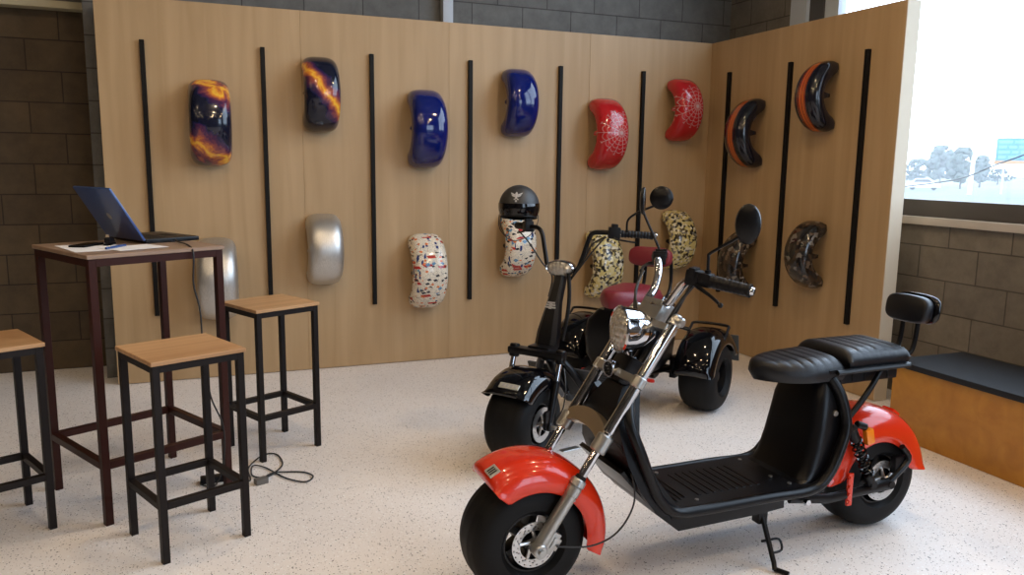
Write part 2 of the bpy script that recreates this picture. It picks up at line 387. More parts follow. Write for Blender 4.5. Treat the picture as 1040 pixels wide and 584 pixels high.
def cyl(bm, p0, p1, r, seg=20, r1=None, bev=0.0):
    p0 = Vector(p0); p1 = Vector(p1); L = (p1-p0).length; r1 = r if r1 is None else r1
    b = min(bev, L/3)
    prof = [(0, 0), (r-b, 0), (r, b), (r1, L-b), (r1-b, L), (0, L)] if b > 0 else [(0, 0), (r, 0), (r1, L), (0, L)]
    return lathe(bm, prof, p0, p1-p0, seg)
def prism(bm, poly, y0, y1, axis='y', bevel=0.0, mx=None, seg=2):
    """poly in (x,z), extruded along y"""
    t = bmesh.new()
    lo = [t.verts.new((x, y0, z)) for x, z in poly]; hi = [t.verts.new((x, y1, z)) for x, z in poly]
    t.faces.new(lo); t.faces.new(hi[::-1]); n = len(poly)
    for i in range(n): t.faces.new((lo[i], hi[i], hi[(i+1) % n], lo[(i+1) % n]))
    bmesh.ops.recalc_face_normals(t, faces=t.faces[:])
    if bevel > 0:
        es = [e for e in t.edges if e.calc_face_angle(0) > 0.35]
        bmesh.ops.bevel(t, geom=es, offset=bevel, segments=seg, profile=0.7, affect='EDGES', clamp_overlap=True)
    merge(bm, t, mx); return bm
def loft(bm, secs, cap=True):
    rings = [[bm.verts.new(p) for p in s] for s in secs]; n = len(rings[0])
    for i in range(len(rings)-1):
        for k in range(n): bm.faces.new((rings[i][k], rings[i][(k+1) % n], rings[i+1][(k+1) % n], rings[i+1][k]))
    if cap: bm.faces.new(rings[0][::-1]); bm.faces.new(rings[-1])
    return bm
def fender_bm(centre, R, a0, a1, hw, depth, thick=0.006, box_=0.62, fwd=(1, 0, 0), upv=(0, 0, 1), na=36, ns=20, endround=0.12, taper=0.0, lip=0.0):
    """arched mudguard. angle measured from upv towards fwd; lateral axis = fwd x upv. depth = how far the side skirts drop"""
    bm = B(); c = Vector(centre); f = Vector(fwd); u = Vector(upv); lat = f.cross(u)
    def pt(a, phi, inset):
        t = (a-a0)/(a1-a0); e = 1.0
        d = min(t, 1-t)
        if endround > 0 and d < endround: e = math.sqrt(max(0.0, 1-((endround-d)/endround)**2))*0.75+0.25
        s = math.sin(phi); cc = math.cos(phi)
        w = (hw*(1-taper*(1-e)) - inset)*math.copysign(abs(s)**box_, s)
        r = R - inset - (depth*e)*(1-max(cc, 0)**0.75) - 0.35*depth*(1-e)*1.0
        if lip: r += lip*max(0, (0.08-d)/0.08)**2
        return c + r*(math.cos(a)*u + math.sin(a)*f) + w*lat
    G = []
    for inset in (0, thick):
        G.append([[bm.verts.new(pt(a0+(a1-a0)*i/na, -PI/2+PI*j/ns, inset)) for j in range(ns+1)] for i in range(na+1)])
    for g in G:
        for i in range(na):
            for j in range(ns): bm.faces.new((g[i][j], g[i+1][j], g[i+1][j+1], g[i][j+1]))
    o, n = G
    for i in range(na):
        bm.faces.new((o[i][0], n[i][0], n[i+1][0], o[i+1][0])); bm.faces.new((o[i][ns], o[i+1][ns], n[i+1][ns], n[i][ns]))
    for j in range(ns):
        bm.faces.new((o[0][j], o[0][j+1], n[0][j+1], n[0][j])); bm.faces.new((o[na][j], n[na][j], n[na][j+1], o[na][j+1]))
    return bm
def copy_tree(o, parent=None):
    c = o.copy(); C.objects.link(c); c.parent = parent
    for ch in list(o.children): copy_tree(ch, c)
    return c

# ================================================================== SETTING
WY0 = -0.6          # near end of the window
PY = 5.487          # face of the plywood display wall
WX = 3.861          # face of its return wing
RX = 4.18           # face of the right-hand wall
bm = B(); box(bm, (-5.2, -3.2, -0.12), (RX+0.25, 6.3, 0)); struct('floor', bm, 'floor')
blk_left = block_mat('block_left', (0, 2), (0.018, 0), (0.085, 0.058, 0.030), (0.068, 0.046, 0.025), (0.025, 0.016, 0.009))
blk_back = block_mat('block_back', (0, 2), (-0.107, 0), (0.15, 0.147, 0.14), (0.12, 0.118, 0.113), (0.06, 0.056, 0.053))
blk_right = block_mat('block_right', (1, 2), (-0.233, 0.03), (0.20, 0.175, 0.14), (0.165, 0.145, 0.12), (0.085, 0.075, 0.06))
bm = B(); box(bm, (-5.2, 6.05, 0), (-0.63, 6.25, 5.6)); struct('wall_back', bm, blk_left)
bm = B(); box(bm, (-0.632, 5.70, 0), (RX+0.2, 6.24, 5.6)); struct('wall_main', bm, blk_back)
bm = B(); box(bm, (RX, -3.2, 0), (RX+0.2, 5.70, 1.10)); struct('wall_right', bm, blk_right)
bm = B(); box(bm, (RX, 4.97, 1.10), (RX+0.2, 5.70, 5.6)); struct('wall_pier', bm, blk_right)
bm = B(); box(bm, (RX, -3.2, 5.2), (RX+0.2, 4.97, 5.6)); box(bm, (RX, -3.2, 1.10), (RX+0.2, WY0, 5.2)); struct('wall_lintel', bm, 'lining')
bm = B(); box(bm, (-5.2, -3.2, 5.6), (RX+0.25, 6.3, 5.7)); struct('ceiling', bm, 'ceiling')
bm = B(); box(bm, (-5.3, -3.2, 0), (-5.2, 6.3, 5.6)); struct('wall_left', bm, 'lining')
# unseen shop front behind the camera; glazed opening sized for the daylight it admits
bm = B(); box(bm, (-5.2, -3.2, 0), (2.0, -3.05, 5.6)); box(bm, (3.9, -3.2, 0), (RX+0.2, -3.05, 5.6)); box(bm, (2.0, -3.2, 3.1), (3.9, -3.05, 5.6)); box(bm, (2.0, -3.2, 0), (3.9, -3.05, 0.3))
struct('wall_front', bm, 'lining')
fr = B()
for x in (2.0, 2.92, 3.84): box(fr, (x, -3.16, 0.3), (x+0.06, -3.08, 3.1))
box(fr, (2.0, -3.16, 2.2), (3.9, -3.08, 2.26)); win2 = struct('unseen_window', fr, 'frame_dark')
bm = B(); box(bm, (2.02, -3.125, 0.3), (3.88, -3.119, 3.1)); obj('pane', bm, 'glass', win2)
# window of the right wall
bm = B(); box(bm, (RX-0.035, WY0, 1.10), (RX+0.2, 4.97, 1.147), 0.004); struct('trim_1', bm, 'sill')
wf = B(); box(wf, (RX+0.03, WY0, 1.147), (RX+0.13, 4.80, 1.252), 0.003)
box(wf, (RX+0.03, 4.66, 1.25), (RX+0.13, 4.80, 5.20)); box(wf, (RX+0.03, WY0, 5.12), (RX+0.13, 4.80, 5.20))
for y in (1.40, WY0): box(wf, (RX+0.04, y, 1.25), (RX+0.12, y+0.06, 5.12))
win1 = struct('window_1', wf, 'frame_dark')
bm = B(); box(bm, (RX, 4.80, 1.147), (RX+0.2, 4.97, 5.20)); obj('window_jamb', bm, 'frame_light', win1)
bm = B(); box(bm, (RX+0.045, 4.53, 1.25), (RX+0.115, 4.66, 5.12)); obj('sash_stile', bm, 'frame_light', win1)
bm = B(); box(bm, (RX+0.078, WY0, 1.25), (RX+0.084, 4.53, 5.12)); obj('pane', bm, 'glass', win1)
bm = B(); box(bm, (-5.2, 5.93, 2.385), (-0.634, 6.05, 2.43), 0.004); struct('trim_2', bm, 'trimbeam')
bm = B(); box(bm, (-5.2, 5.95, 2.43), (-0.634, 6.05, 2.75)); struct('trim_3', bm, 'lining')
# drain pipe on the back wall
bm = B(); box(bm, (1.668, 5.63, 0), (1.742, 5.70, 5.6), 0.004)
tag(obj('conduit_column', bm, 'pipe'), 'pale grey square conduit rising above the plywood display wall', 'conduit')

# ================================================================== OUTSIDE
m_ground = mat('dry_ground', (0.11, 0.12, 0.10), 0.9, var=0.35, vscale=0.05)
bm = B(); box(bm, (RX+0.4, -60, -1.4), (330, 330, -1.2)); box(bm, (-60, -200, -1.4), (RX+0.4, -3.6, -1.2)); tag(obj('outside_ground', bm, m_ground), kind='structure')
def polar(azdeg, d, z=-1.2): return Vector((math.sin(R_(azdeg))*d, math.cos(R_(azdeg))*d, z))
m_leaf = mat('hazy_leaves', (0.065, 0.085, 0.07), 0.9, var=0.5, vscale=1.5)
m_bark = mat('bark', (0.08, 0.07, 0.06), 0.9)
def tree(az, d, h, wdt, seed, label):
    rnd = random.Random(seed); p = polar(az, d)
    e = empty('tree', p, 0, label, 'tree', 'trees beyond the window')
    bm = B()
    tube(bm, [(0, 0, -0.05), (0.1, 0, h*0.3), (0, 0.1, h*0.75)], [0.14, 0.10, 0.04], 8)
    for k in range(5):
        a = rnd.uniform(0, 2*PI); z0 = h*rnd.uniform(0.25, 0.5)
        tube(bm, [(0.05, 0, z0), (math.cos(a)*wdt*0.3, math.sin(a)*wdt*0.3, z0+h*0.2)], [0.05, 0.02], 6)
    obj('trunk', bm, m_bark, e)
    bm = B()
    for k in range(90):
        a = rnd.uniform(0, 2*PI); t = rnd.uniform(0.0, 1); z = h*(0.22+0.78*t); rr = wdt*0.5*math.sin(PI*min(1, 0.18+0.80*t))**0.6*math.sqrt(rnd.random())
        s = h*rnd.uniform(0.05, 0.10)
        t2 = bmesh.new(); bmesh.ops.create_icosphere(t2, subdivisions=2, radius=s)
        for v in t2.verts: v.co *= rnd.uniform(0.7, 1.25)
        merge(bm, t2, Matrix.Translation((math.cos(a)*rr, math.sin(a)*rr, min(z, h-s))))
    obj('foliage', bm, m_leaf, e, ang=3)
tree(48.55, 160, 4.6, 5.2, 1, 'low hazy tree at the left edge of the window')
tree(49.75, 147, 6.6, 4.4, 2, 'tall leafy tree seen through the window, left of the pointed tree')
tree(50.9, 128, 5.8, 2.6, 3, 'pointed tree seen through the window just left of the white post')
tree(51.95, 142, 4.9, 2.2, 4, 'narrow tree seen through the window just right of the white post')
tree(52.9, 175, 3.0, 5.5, 5, 'low shrub below the blue road sign')
def outside_car():
    e = empty('parked_car', polar(48.85, 118), R_(-48.85), 'white parked car outside at the left end of the window', 'car')
    bm = B(); prism(bm, [(-2.0, 0.3), (-2.05, 0.75), (-1.5, 0.95), (-1.0, 1.45), (0.7, 1.5), (1.3, 1.0), (2.0, 0.85), (2.05, 0.35)], -0.85, 0.85, bevel=0.08); obj('body', bm, 'white_enamel', e)
    bm = B(); prism(bm, [(-1.2, 1.0), (-0.9, 1.38), (0.62, 1.42), (1.05, 1.02)], -0.87, 0.87); obj('side_windows', bm, 'frame_dark', e)
    for x in (-1.25, 1.25):
        for y in (-0.72, 0.72):
            bm = B(); cyl(bm, (x, y-0.1, 0.31), (x, y+0.1, 0.31), 0.31, 18); obj('wheel', bm, 'tire', e)
outside_car()
hz_m = bpy.data.materials.new('glare_haze'); hz_m.use_nodes = True  # added scatter volume, stands in for the glare over the far view
hn_ = hz_m.node_tree.nodes; hn_.remove(hn_['Principled BSDF']); vs = hn_.new('ShaderNodeVolumeScatter'); vs.inputs['Density'].default_value = HAZE; vs.inputs['Color'].default_value = (0.9, 0.95, 1.0, 1)
hz_m.node_tree.links.new(vs.outputs[0], hn_['Material Output'].inputs['Volume'])
bm = B(); box(bm, (24, 20, -1.1), (115, 115, 14)); tag(obj('glare_haze_volume', bm, hz_m), 'thin haze volume added to wash out the view of the far trees', 'haze', kind='stuff')
bm = B(); cyl(bm, polar(51.45, 100), polar(51.50, 100, 3.0), 0.22, 10, 0.18); tag(obj('white_post', bm, 'white_enamel'), 'white post standing outside between the pointed and narrow trees', 'post')
def road_sign():
    d = 105
    a = polar(52.65, d); b = polar(55.6, d)
    e = empty('road_sign', a, R_(90-52.65-88), 'big blue road sign with an orange strip, outside at the right', 'sign')
    L = (b-a).length
    mb = mat('sign_blue', (0.05, 0.21, 0.36), 0.5); mw = mat('sign_white', (0.13, 0.36, 0.50), 0.5); mo = mat('sign_orange', (0.42, 0.20, 0.06), 0.5)
    bm = B(); box(bm, (0, 0, 3.75), (L, 0.12, 6.25), 0.03); obj('board', bm, mb, e)
    bm = B(); box(bm, (-0.1, -0.02, 3.35), (L, 0.10, 3.75), 0.02); obj('lower_strip', bm, mo, e)
    bm = B()
    rnd = random.Random(3)
    for r in range(4):
        x = 0.25
        while x < L-0.8:
            wd = rnd.uniform(0.5, 1.4); box(bm, (x, -0.03, 4.0+r*0.56), (min(x+wd, L-0.2), 0.01, 4.26+r*0.56)); x += wd+0.25
    obj('lettering', bm, mw, e)
    for x in (0.9, L-0.9):
        bm = B(); cyl(bm, (x, 0.06, 0), (x, 0.06, 3.4), 0.12, 10); obj('post', bm, 'frame_light', e)
road_sign()
bm = B(); tube(bm, [polar(46, 70, -0.2), polar(50.5, 62, 0.75), polar(53, 55, 1.9), polar(58, 44, 3.4)], 0.045, 5, smooth=4)
tag(obj('overhead_cable', bm, 'cord'), 'thin dark cable slanting past the blue road sign outside', 'cable')

# ================================================================== DISPLAY WALL
seams = [-0.550, 0.651, 1.667, 2.774, WX]
plabs = ['leftmost tall birch plywood panel of the display wall, behind the high table',
         'tall birch plywood panel under the bright silver fender and dark starry fender',
         'tall birch plywood panel behind the helmet, carrying both plain blue fenders or parts of them',
         'tall birch plywood panel next to the inner corner, behind the black trike']
plabs[2] = 'tall birch plywood panel in the middle of the display wall, behind the helmet'
for i in range(4):
    bm = B(); box(bm, (seams[i]+0.0003, PY, 0.004), (seams[i+1]-0.0003 + (0.1 if i == 3 else 0), PY+0.10, 2.412), 0.0015, seg=1)
    tag(obj('plywood_panel', bm, 'plywood'), plabs[i], 'wall panel', 'plywood panels of the display wall')
ws = [PY-0.001, 4.55, 3.597]
wl = ['plywood panel of the side wing nearest the inner corner', 'plywood end panel of the side wing beside the window']
for i in range(2):
    bm = B(); box(bm, (WX, ws[i+1], 0.004), (WX+0.10, ws[i], 2.412), 0.0015, seg=1)
    o = tag(obj('plywood_panel', bm, 'plywood'), wl[i], 'wall panel', 'plywood panels of the display wall')
    if i == 1:
        bm = B(); box(bm, (WX, 3.591, 0.004), (WX+0.10, 3.5965, 2.412)); obj('edge_band', bm, 'plyedge', o)
ZT, ZB = 2.162, 0.444
strips = ['leftmost black strip, behind the laptop', 'black strip just left of the dark starry fender', 'black strip just left of the lower blue fender',
          'black strip between the two blue fenders', 'black strip between the upper blue fender and the lower red web fender', 'black strip between the two red web fenders']
for i, lb in enumerate(strips):
    x = -0.296+0.7059*i; bm = B(); box(bm, (x-0.014, PY-0.028, ZB), (x+0.014, PY-0.0005, ZT), 0.0012, seg=1)
    tag(obj('wall_strip', bm, 'rail'), 'tall thin '+lb, 'wall strip', 'black vertical strips on the plywood')
for i, lb in enumerate(['black strip on the side wing nearest the inner corner', 'black strip on the side wing between the orange striped fenders', 'black strip on the side wing nearest the window']):
    y = PY-0.266-0.6857*i; bm = B(); box(bm, (WX-0.028, y-0.014, ZB), (WX-0.0005, y+0.014, ZT), 0.0012, seg=1)
    tag(obj('wall_strip', bm, 'rail'), 'tall thin '+lb, 'wall strip', 'black vertical strips on the plywood')

MT['galA'] = galaxy_mat('nebula_paint_a', (0.235, -0.185), 0.62, 0.125)
MT['galB'] = galaxy_mat('nebula_paint_b', (0.02,), 1.3, 0.15)
MT['blue'] = mat('royal_blue_paint', (0.003, 0.009, 0.11), 0.10, spec=0.3, coat=0.7)
MT['webA'] = web_mat('web_paint_a', 0.035, 0.005); MT['webB'] = web_mat('web_paint_b', 0.03, 0.02)
MT['collage'] = collage_mat('sticker_collage')
MT['camo'] = cell_mat('yellow_camo', [(0, (0.60, 0.50, 0.20)), (0.28, (0.02, 0.02, 0.02)), (0.42, (0.62, 0.55, 0.30)), (0.6, (0.20, 0.19, 0.16)), (0.74, (0.70, 0.66, 0.52)), (0.88, (0.10, 0.08, 0.04))], 52)
MT['skull'] = cell_mat('bronze_camo', [(0, (0.012, 0.010, 0.009)), (0.4, (0.045, 0.028, 0.018)), (0.62, (0.02, 0.018, 0.018)), (0.78, (0.11, 0.075, 0.05)), (0.9, (0.16, 0.14, 0.12))], 34)
MT['orange_stripe'] = stripe_mat('orange_striped_paint')
MT['brushed'] = brushed('brushed_aluminium')
def wall_fender(kind, x, z, mt, label, wing=False, tilt=0.0):
    """kind A = longer (rear) mudguard, B = shorter (front). Crown faces the room, tips touch the board."""
    R, half, hw, dep = (0.280, R_(88), 0.125, 0.094) if kind == 'A' else (0.253, R_(88), 0.117, 0.088)
    if wing: R -= 0.008; half = R_(80); hw -= 0.010
    off = R*math.cos(half) - (0.010 if wing else 0.0035)     # arc centre lies this far behind the board face
    if wing: loc = (WX, x, z); rz = -PI/2
    else: loc = (x+0.012, PY, z); rz = 0
    e = empty('mudguard', loc, rz, label, 'fender', 'painted mudguards hung on the plywood wall')
    e.rotation_euler = (0, tilt, rz)
    bm = fender_bm((0, off, 0), R, -half, half, hw, dep, 0.006, fwd=(0, 0, 1), upv=(0, -1, 0), na=40, ns=24, endround=0.13, taper=0.22)
    sh = obj('shell', bm, mt, e, ang=1.2)
    # short hanger block behind the upper tip, screwed to the board
    bm = B(); box(bm, (-0.025, off-R*0.36, R*0.86), (0.025, 0.0005, R*0.92), 0.002, seg=1); obj('hanger', bm, 'black_satin', e)
    # pointed fixing tab on each skirt
    yy = -(R-off-dep)
    for q in (-1, 1):
        bm = B(); xx = q*(hw-0.008)
        t5 = bmesh.new(); A = [(yy-0.014, -0.034), (yy-0.014, 0.034), (yy+0.012, 0.020), (yy+0.056, 0.010), (yy+0.056, -0.010), (yy+0.012, -0.020)]
        lo = [t5.verts.new((xx-0.003, a, b)) for a, b in A]; hi = [t5.verts.new((xx+0.003, a, b)) for a, b in A]
        t5.faces.new(lo); t5.faces.new(hi[::-1])
        for k in range(6): t5.faces.new((lo[k], hi[k], hi[(k+1) % 6], lo[(k+1) % 6]))
        merge(bm, t5); cyl(bm, (xx-0.007, yy+0.042, 0.0), (xx+0.007, yy+0.042, 0.0), 0.007, 10)
        obj('fixing_tab', bm, mt if mt != 'camo' and mt != 'collage' else 'black_satin', e)
    return e
xs = [0.063+0.7*i for i in range(6)]
xs = [0.063, 0.75, 1.462, 2.152, 2.868, 3.543]
ZA, ZBB, ZC, ZD = 1.672, 1.876, 0.674, 0.848
wall_fender('A', xs[0], ZA, 'galA', 'leftmost upper mudguard, navy with orange nebula at both ends')
wall_fender('B', xs[1], ZBB, 'galB', 'dark starry mudguard with a diagonal orange nebula across its middle')
wall_fender('A', xs[2], ZA, 'blue', 'lower and larger of the two plain blue mudguards')
wall_fender('B', xs[3], ZBB, 'blue', 'higher and smaller plain blue mudguard, above the helmet')
wall_fender('A', xs[4], ZA, 'webA', 'lower, larger red mudguard with a silver web pattern')
wall_fender('B', xs[5], ZBB, 'webB', 'higher, smaller red mudguard with silver web pattern, near the corner')
wall_fender('A', xs[0], ZC, 'brushed', 'bare brushed silver mudguard partly hidden behind the table leg')
wall_fender('B', xs[1], ZD, 'brushed', 'bare brushed silver mudguard hanging clear above the rear stool')
wall_fender('A', xs[2], ZC, 'collage', 'cream mudguard with red and navy scribbles, hanging in clear view')
wall_fender('B', xs[3], ZD, 'collage', 'cream scribbled mudguard half hidden behind the helmet')
wall_fender('A', xs[4], ZC, 'camo', 'yellow and black camouflage mudguard behind the trike handlebar')
wall_fender('B', xs[5], ZD, 'camo', 'yellow and black camouflage mudguard nearest the inner corner')
wall_fender('A', 4.885, 1.685, 'orange_stripe', 'black mudguard with orange stripes, the one nearer the inner corner', True)
wall_fender('B', 4.185, 1.90, 'orange_stripe', 'black mudguard with orange stripes, the higher one nearer the window', True)
wall_fender('A', 4.885, 0.712, 'skull', 'dark bronze mottled mudguard behind the oval scooter mirror', True)
wall_fender('B', 4.185, 0.860, 'skull', 'dark mottled mudguard below the higher orange striped one', True)

# ================================================================== BENCH
bx = empty('bench', (3.44, 1.2, 0), 0, 'long low bench with orange brown plywood front and black cushion top under the window', 'bench')
bm = B(); box(bm, (0.012, -3.2, 0.001), (0.52, 1.90, 0.392), 0.002, seg=1); obj('body', bm, 'bench_ply', bx)
bm = B(); box(bm, (-0.004, -3.2, 0.392), (0.53, 1.905, 0.424), 0.008); obj('cushion', bm, 'bench_vinyl', bx)

# ================================================================== STOOLS AND TABLE
def framed(name, loc, rz, side, h, t, top_t, ringz, steel, wood, label, cat, group=None, over=0.006):
    e = empty(name, loc, rz, label, cat, group); s = side/2; q = t
    bm = B(); box(bm, (-s-over, -s-over, h-top_t), (s+over, s+over, h), 0.002, seg=1); obj('seat' if name == 'bar_stool' else 'tabletop', bm, wood, e)
    bm = B(); zt = h-top_t
    for a in (-s, s-q):
        box(bm, (-s+q, a, zt-q), (s-q, a+q, zt)); box(bm, (a, -s+q, zt-q), (a+q, s-q, zt))
    obj('apron', bm, steel, e)
    for sx in (-1, 1):
        for sy in (-1, 1):
            bm = B(); x0 = sx*(s-q/2)-q/2; y0 = sy*(s-q/2)-q/2
            box(bm, (x0, y0, 0.0), (x0+q, y0+q, zt), 0.0012, seg=1); obj('leg', bm, steel, e)
    for k in range(4):
        bm = B(); mx = Matrix.Rotation(k*PI/2, 4, 'Z')
        box(bm, (-s+q, -s, ringz-q/2), (s-q, -s+q, ringz+q/2), 0.001, mx, seg=1); obj('footrest_bar', bm, steel, e)
    return e
framed('high_table', (-0.293, 3.675, 0), R_(28), 0.545, 1.080, 0.030, 0.016, 0.245, 'table_steel', 'table_wood', 'tall square table with maroon steel legs, carrying the blue laptop', 'table')
sg = 'square bar stools around the high table'
framed('bar_stool', (-0.097, 3.122, 0), R_(23.5), 0.335, 0.748, 0.026, 0.016, 0.215, 'stool_steel', 'stool_wood', 'square bar stool nearest the camera, in front of the high table', 'stool', sg)
framed('bar_stool', (0.294, 4.022, 0), R_(26), 0.335, 0.748, 0.026, 0.016, 0.215, 'stool_steel', 'stool_wood', 'square bar stool standing right of the high table, below the silver mudguard', 'stool', sg)
framed('bar_stool', (-0.806, 3.440, 0), R_(25), 0.335, 0.748, 0.026, 0.016, 0.215, 'stool_steel', 'stool_wood', 'square bar stool cut by the left edge of the picture', 'stool', sg)

# ---------------- things on the table
TZ = 1.0805
def laptop():
    e = empty('laptop', (-0.228, 3.705, TZ), R_(30), 'open laptop with a blue lid facing left, on the tall table', 'laptop')
    Wd, D = 0.34, 0.245       # width runs along local y, depth along local x (hinge at x=0)
    bm = B(); box(bm, (0, 0, 0.0), (D, Wd, 0.019), 0.005); base = obj('base', bm, 'black_satin', e)
    bm = B()
    for r in range(5):
        for k in range(13): box(bm, (0.035+r*0.017, 0.025+k*0.0205, 0.0185), (0.049+r*0.017, 0.0425+k*0.0205, 0.0205), 0.0006, seg=1)
    obj('keyboard', bm, 'black_plastic', base)
    bm = B(); box(bm, (0.14, 0.10, 0.0185), (0.195, 0.20, 0.0198)); obj('touchpad', bm, 'rail', base)
    mx = Matrix.Translation((0.0, 0, 0.016)) @ Matrix.Rotation(R_(-31), 4, 'Y')
    bm = B(); box(bm, (-0.010, 0, 0.0), (0.0, Wd, 0.262), 0.004, mx); lid = obj('lid', bm, 'laptop_blue', e)
    bm = B(); box(bm, (0.0, 0.008, 0.012), (0.0012, Wd-0.008, 0.255), 0, mx); obj('screen', bm, 'rail', lid)
    bm = B(); lathe(bm, [(0, 0), (0.016, 0), (0.016, 0.0008), (0, 0.0008)], mx @ Vector((-0.0101, Wd*0.5, 0.12)), (mx.to_3x3() @ Vector((-1, 0, 0))), 20); obj('lid_badge', bm, 'grey_mark', lid)
    for y in (0.04, Wd-0.07):
        bm = B(); cyl(bm, (0.0, y, 0.016), (0.0, y+0.03, 0.016), 0.007, 12); obj('hinge', bm, 'black_satin', e)
laptop()
def sheet(x, y, rz, w_, d_, z, label):
    bm = B(); box(bm, (-w_/2, -d_/2, 0), (w_/2, d_/2, 0.0012)); o = obj('paper_sheet', bm, 'paper'); o.location = (x, y, z); o.rotation_euler = (0, 0, rz)
    tag(o, label, 'paper', 'white papers on the high table')
sheet(-0.42, 3.60, R_(22), 0.21, 0.297, TZ, 'white paper sheet at the left side of the tall table, under the dark phone')
sheet(-0.265, 3.545, R_(35), 0.21, 0.16, TZ+0.0014, 'white paper sheet in front of the laptop on the tall table')
ph = empty('phone', (-0.45, 3.66, TZ+0.0016), R_(65), 'dark phone lying on the paper sheet', 'phone')
bm = B(); box(bm, (-0.07, -0.034, 0), (0.07, 0.034, 0.008), 0.003); obj('case', bm, 'black_satin', ph)
bm = B(); box(bm, (-0.062, -0.029, 0.0078), (0.062, 0.029, 0.0086)); obj('screen', bm, 'black_paint', ph)
bm = B(); cyl(bm, (-0.36, 3.475, TZ+0.0075), (-0.30, 3.60, TZ+0.0075), 0.0045, 8); pn = tag(obj('pen', bm, 'laptop_blue'), 'blue pen lying on the white paper', 'pen')
st = empty('stapler', (-0.365, 3.68, TZ+0.002), R_(80), 'small black stapler beside the laptop hinge', 'stapler')
bm = B(); box(bm, (-0.04, -0.014, 0), (0.04, 0.014, 0.008), 0.002); obj('base', bm, 'black_satin', st)
bm = B(); prism(bm, [(-0.038, 0.010), (-0.038, 0.030), (-0.02, 0.034), (0.042, 0.018), (0.042, 0.010)], -0.011, 0.011, bevel=0.003); obj('arm', bm, 'black_plastic', st)
bm = B(); lathe(bm, [(0, 0), (0.010, 0), (0.011, 0.018), (0.007, 0.026), (0.007, 0.034), (0, 0.034)], (-0.385, 3.80, TZ), seg=16)
tag(obj('small_bottle', bm, mat('cream_plastic', (0.6, 0.5, 0.36), 0.4)), 'small cream bottle standing behind the laptop hinge', 'bottle')
# power cable
bm = B(); tube(bm, [(-0.115, 3.760, TZ+0.010), (-0.10, 3.700, TZ+0.006), (-0.070, 3.600, TZ+0.006), (-0.045, 3.500, TZ-0.004), (-0.040, 3.480, TZ-0.05), (-0.045, 3.475, 0.93), (-0.025, 3.470, 0.82), (-0.02, 3.46, 0.66), (0.0, 3.47, 0.45), (0.045, 3.50, 0.30), (0.04, 3.53, 0.12), (0.00, 3.56, 0.012), (-0.055, 3.60, 0.008), (-0.058, 3.635, 0.010)], 0.0035, 8, smooth=6)
chg = empty('laptop_charger', (0, 0, 0), 0, 'black laptop charger: cord hanging from the laptop, brick and looped cord on the floor', 'charger')
obj('power_cord', bm, 'cord', chg)
bm = B(); box(bm, (-0.055, -0.022, 0), (0.055, 0.022, 0.028), 0.005); o = obj('power_brick', bm, 'black_plastic', chg); o.location = (-0.005, 3.640, 0); o.rotation_euler = (0, 0, R_(2))
bm = B(); tube(bm, [(0.05, 3.640, 0.012), (0.10, 3.60, 0.006), (0.150, 3.585, 0.006), (0.148, 3.722, 0.006), (0.18, 3.815, 0.006), (0.225, 3.885, 0.006), (0.268, 3.90, 0.006), (0.298, 3.855, 0.006), (0.307, 3.744, 0.006), (0.276, 3.651, 0.012), (0.225, 3.600, 0.006), (0.180, 3.612, 0.006), (0.160, 3.66, 0.006), (0.172, 3.745, 0.012), (0.225, 3.72, 0.006), (0.302, 3.56, 0.006), (0.38, 3.485, 0.006), (0.423, 3.536, 0.006), (0.39, 3.60, 0.006), (0.312, 3.632, 0.006), (0.25, 3.62, 0.014), (0.206, 3.585, 0.008), (0.19, 3.56, 0.014)], 0.0036, 8, smooth=8)
obj('power_cord', bm, 'cord', chg)
bm = B(); box(bm, (-0.028, -0.018, 0), (0.028, 0.018, 0.026), 0.004); pl = obj('plug', bm, mat('grey_plastic', (0.12, 0.11, 0.10), 0.5), chg); pl.location = (0.195, 3.545, 0); pl.rotation_euler = (0, 0, R_(20))
bm = B(); [cyl(bm, (0.028, y, 0.013), (0.045, y, 0.013), 0.0025, 8) for y in (-0.009, 0.009)]; obj('prong', bm, 'steel', pl)

# ================================================================== WHEELS
def tyre(parent, c, r=0.21, w=0.205, rimr=0.105, part='tyre'):
    bm = B(); h = w/2; prof = []
    n = 26
    for i in range(n+1):
        a = -PI/2 + PI*i/n
        s = math.copysign(abs(math.sin(a))**0.72, math.sin(a)); cc = max(0.0, math.cos(a))**0.62
        y = h*s; rr = rimr+0.012 + (r-rimr-0.012)*cc
        if abs(y) < h*0.72 and (int((y+h)/(w/13)) % 3 == 0): rr -= 0.0028
        prof.append((rr, y))
    prof = [(rimr-0.004, -h*0.80), (rimr+0.008, -h*0.95)] + prof + [(rimr+0.008, h*0.95), (rimr-0.004, h*0.80)]
    lathe(bm, prof, c, (0, 1, 0), 56, closed=True)
    return obj(part, bm, 'tire', parent, ang=0.5)
def rim(parent, c, rimr=0.105, w=0.205, spokes=5, m='rim'):
    bm = B(); h = w/2*0.8
    lathe(bm, [(rimr, -h), (rimr-0.010, -h), (rimr-0.018, -h*0.6), (rimr-0.022, 0), (rimr-0.018, h*0.6), (rimr-0.010, h), (rimr, h), (rimr-0.006, 0)], c, (0, 1, 0), 40, closed=True)
    cyl(bm, Vector(c)+Vector((0, -h*0.85, 0)), Vector(c)+Vector((0, h*0.85, 0)), 0.034, 24, bev=0.006)
    for k in range(spokes):
        a = 2*PI*k/spokes; mx = Matrix.Translation(c) @ Matrix.Rotation(a, 4, 'Y')
        box(bm, (0.02, -h*0.55, -0.013), (rimr-0.012, h*0.10, 0.013), 0.005, mx)
    return obj('rim', bm, m, parent)
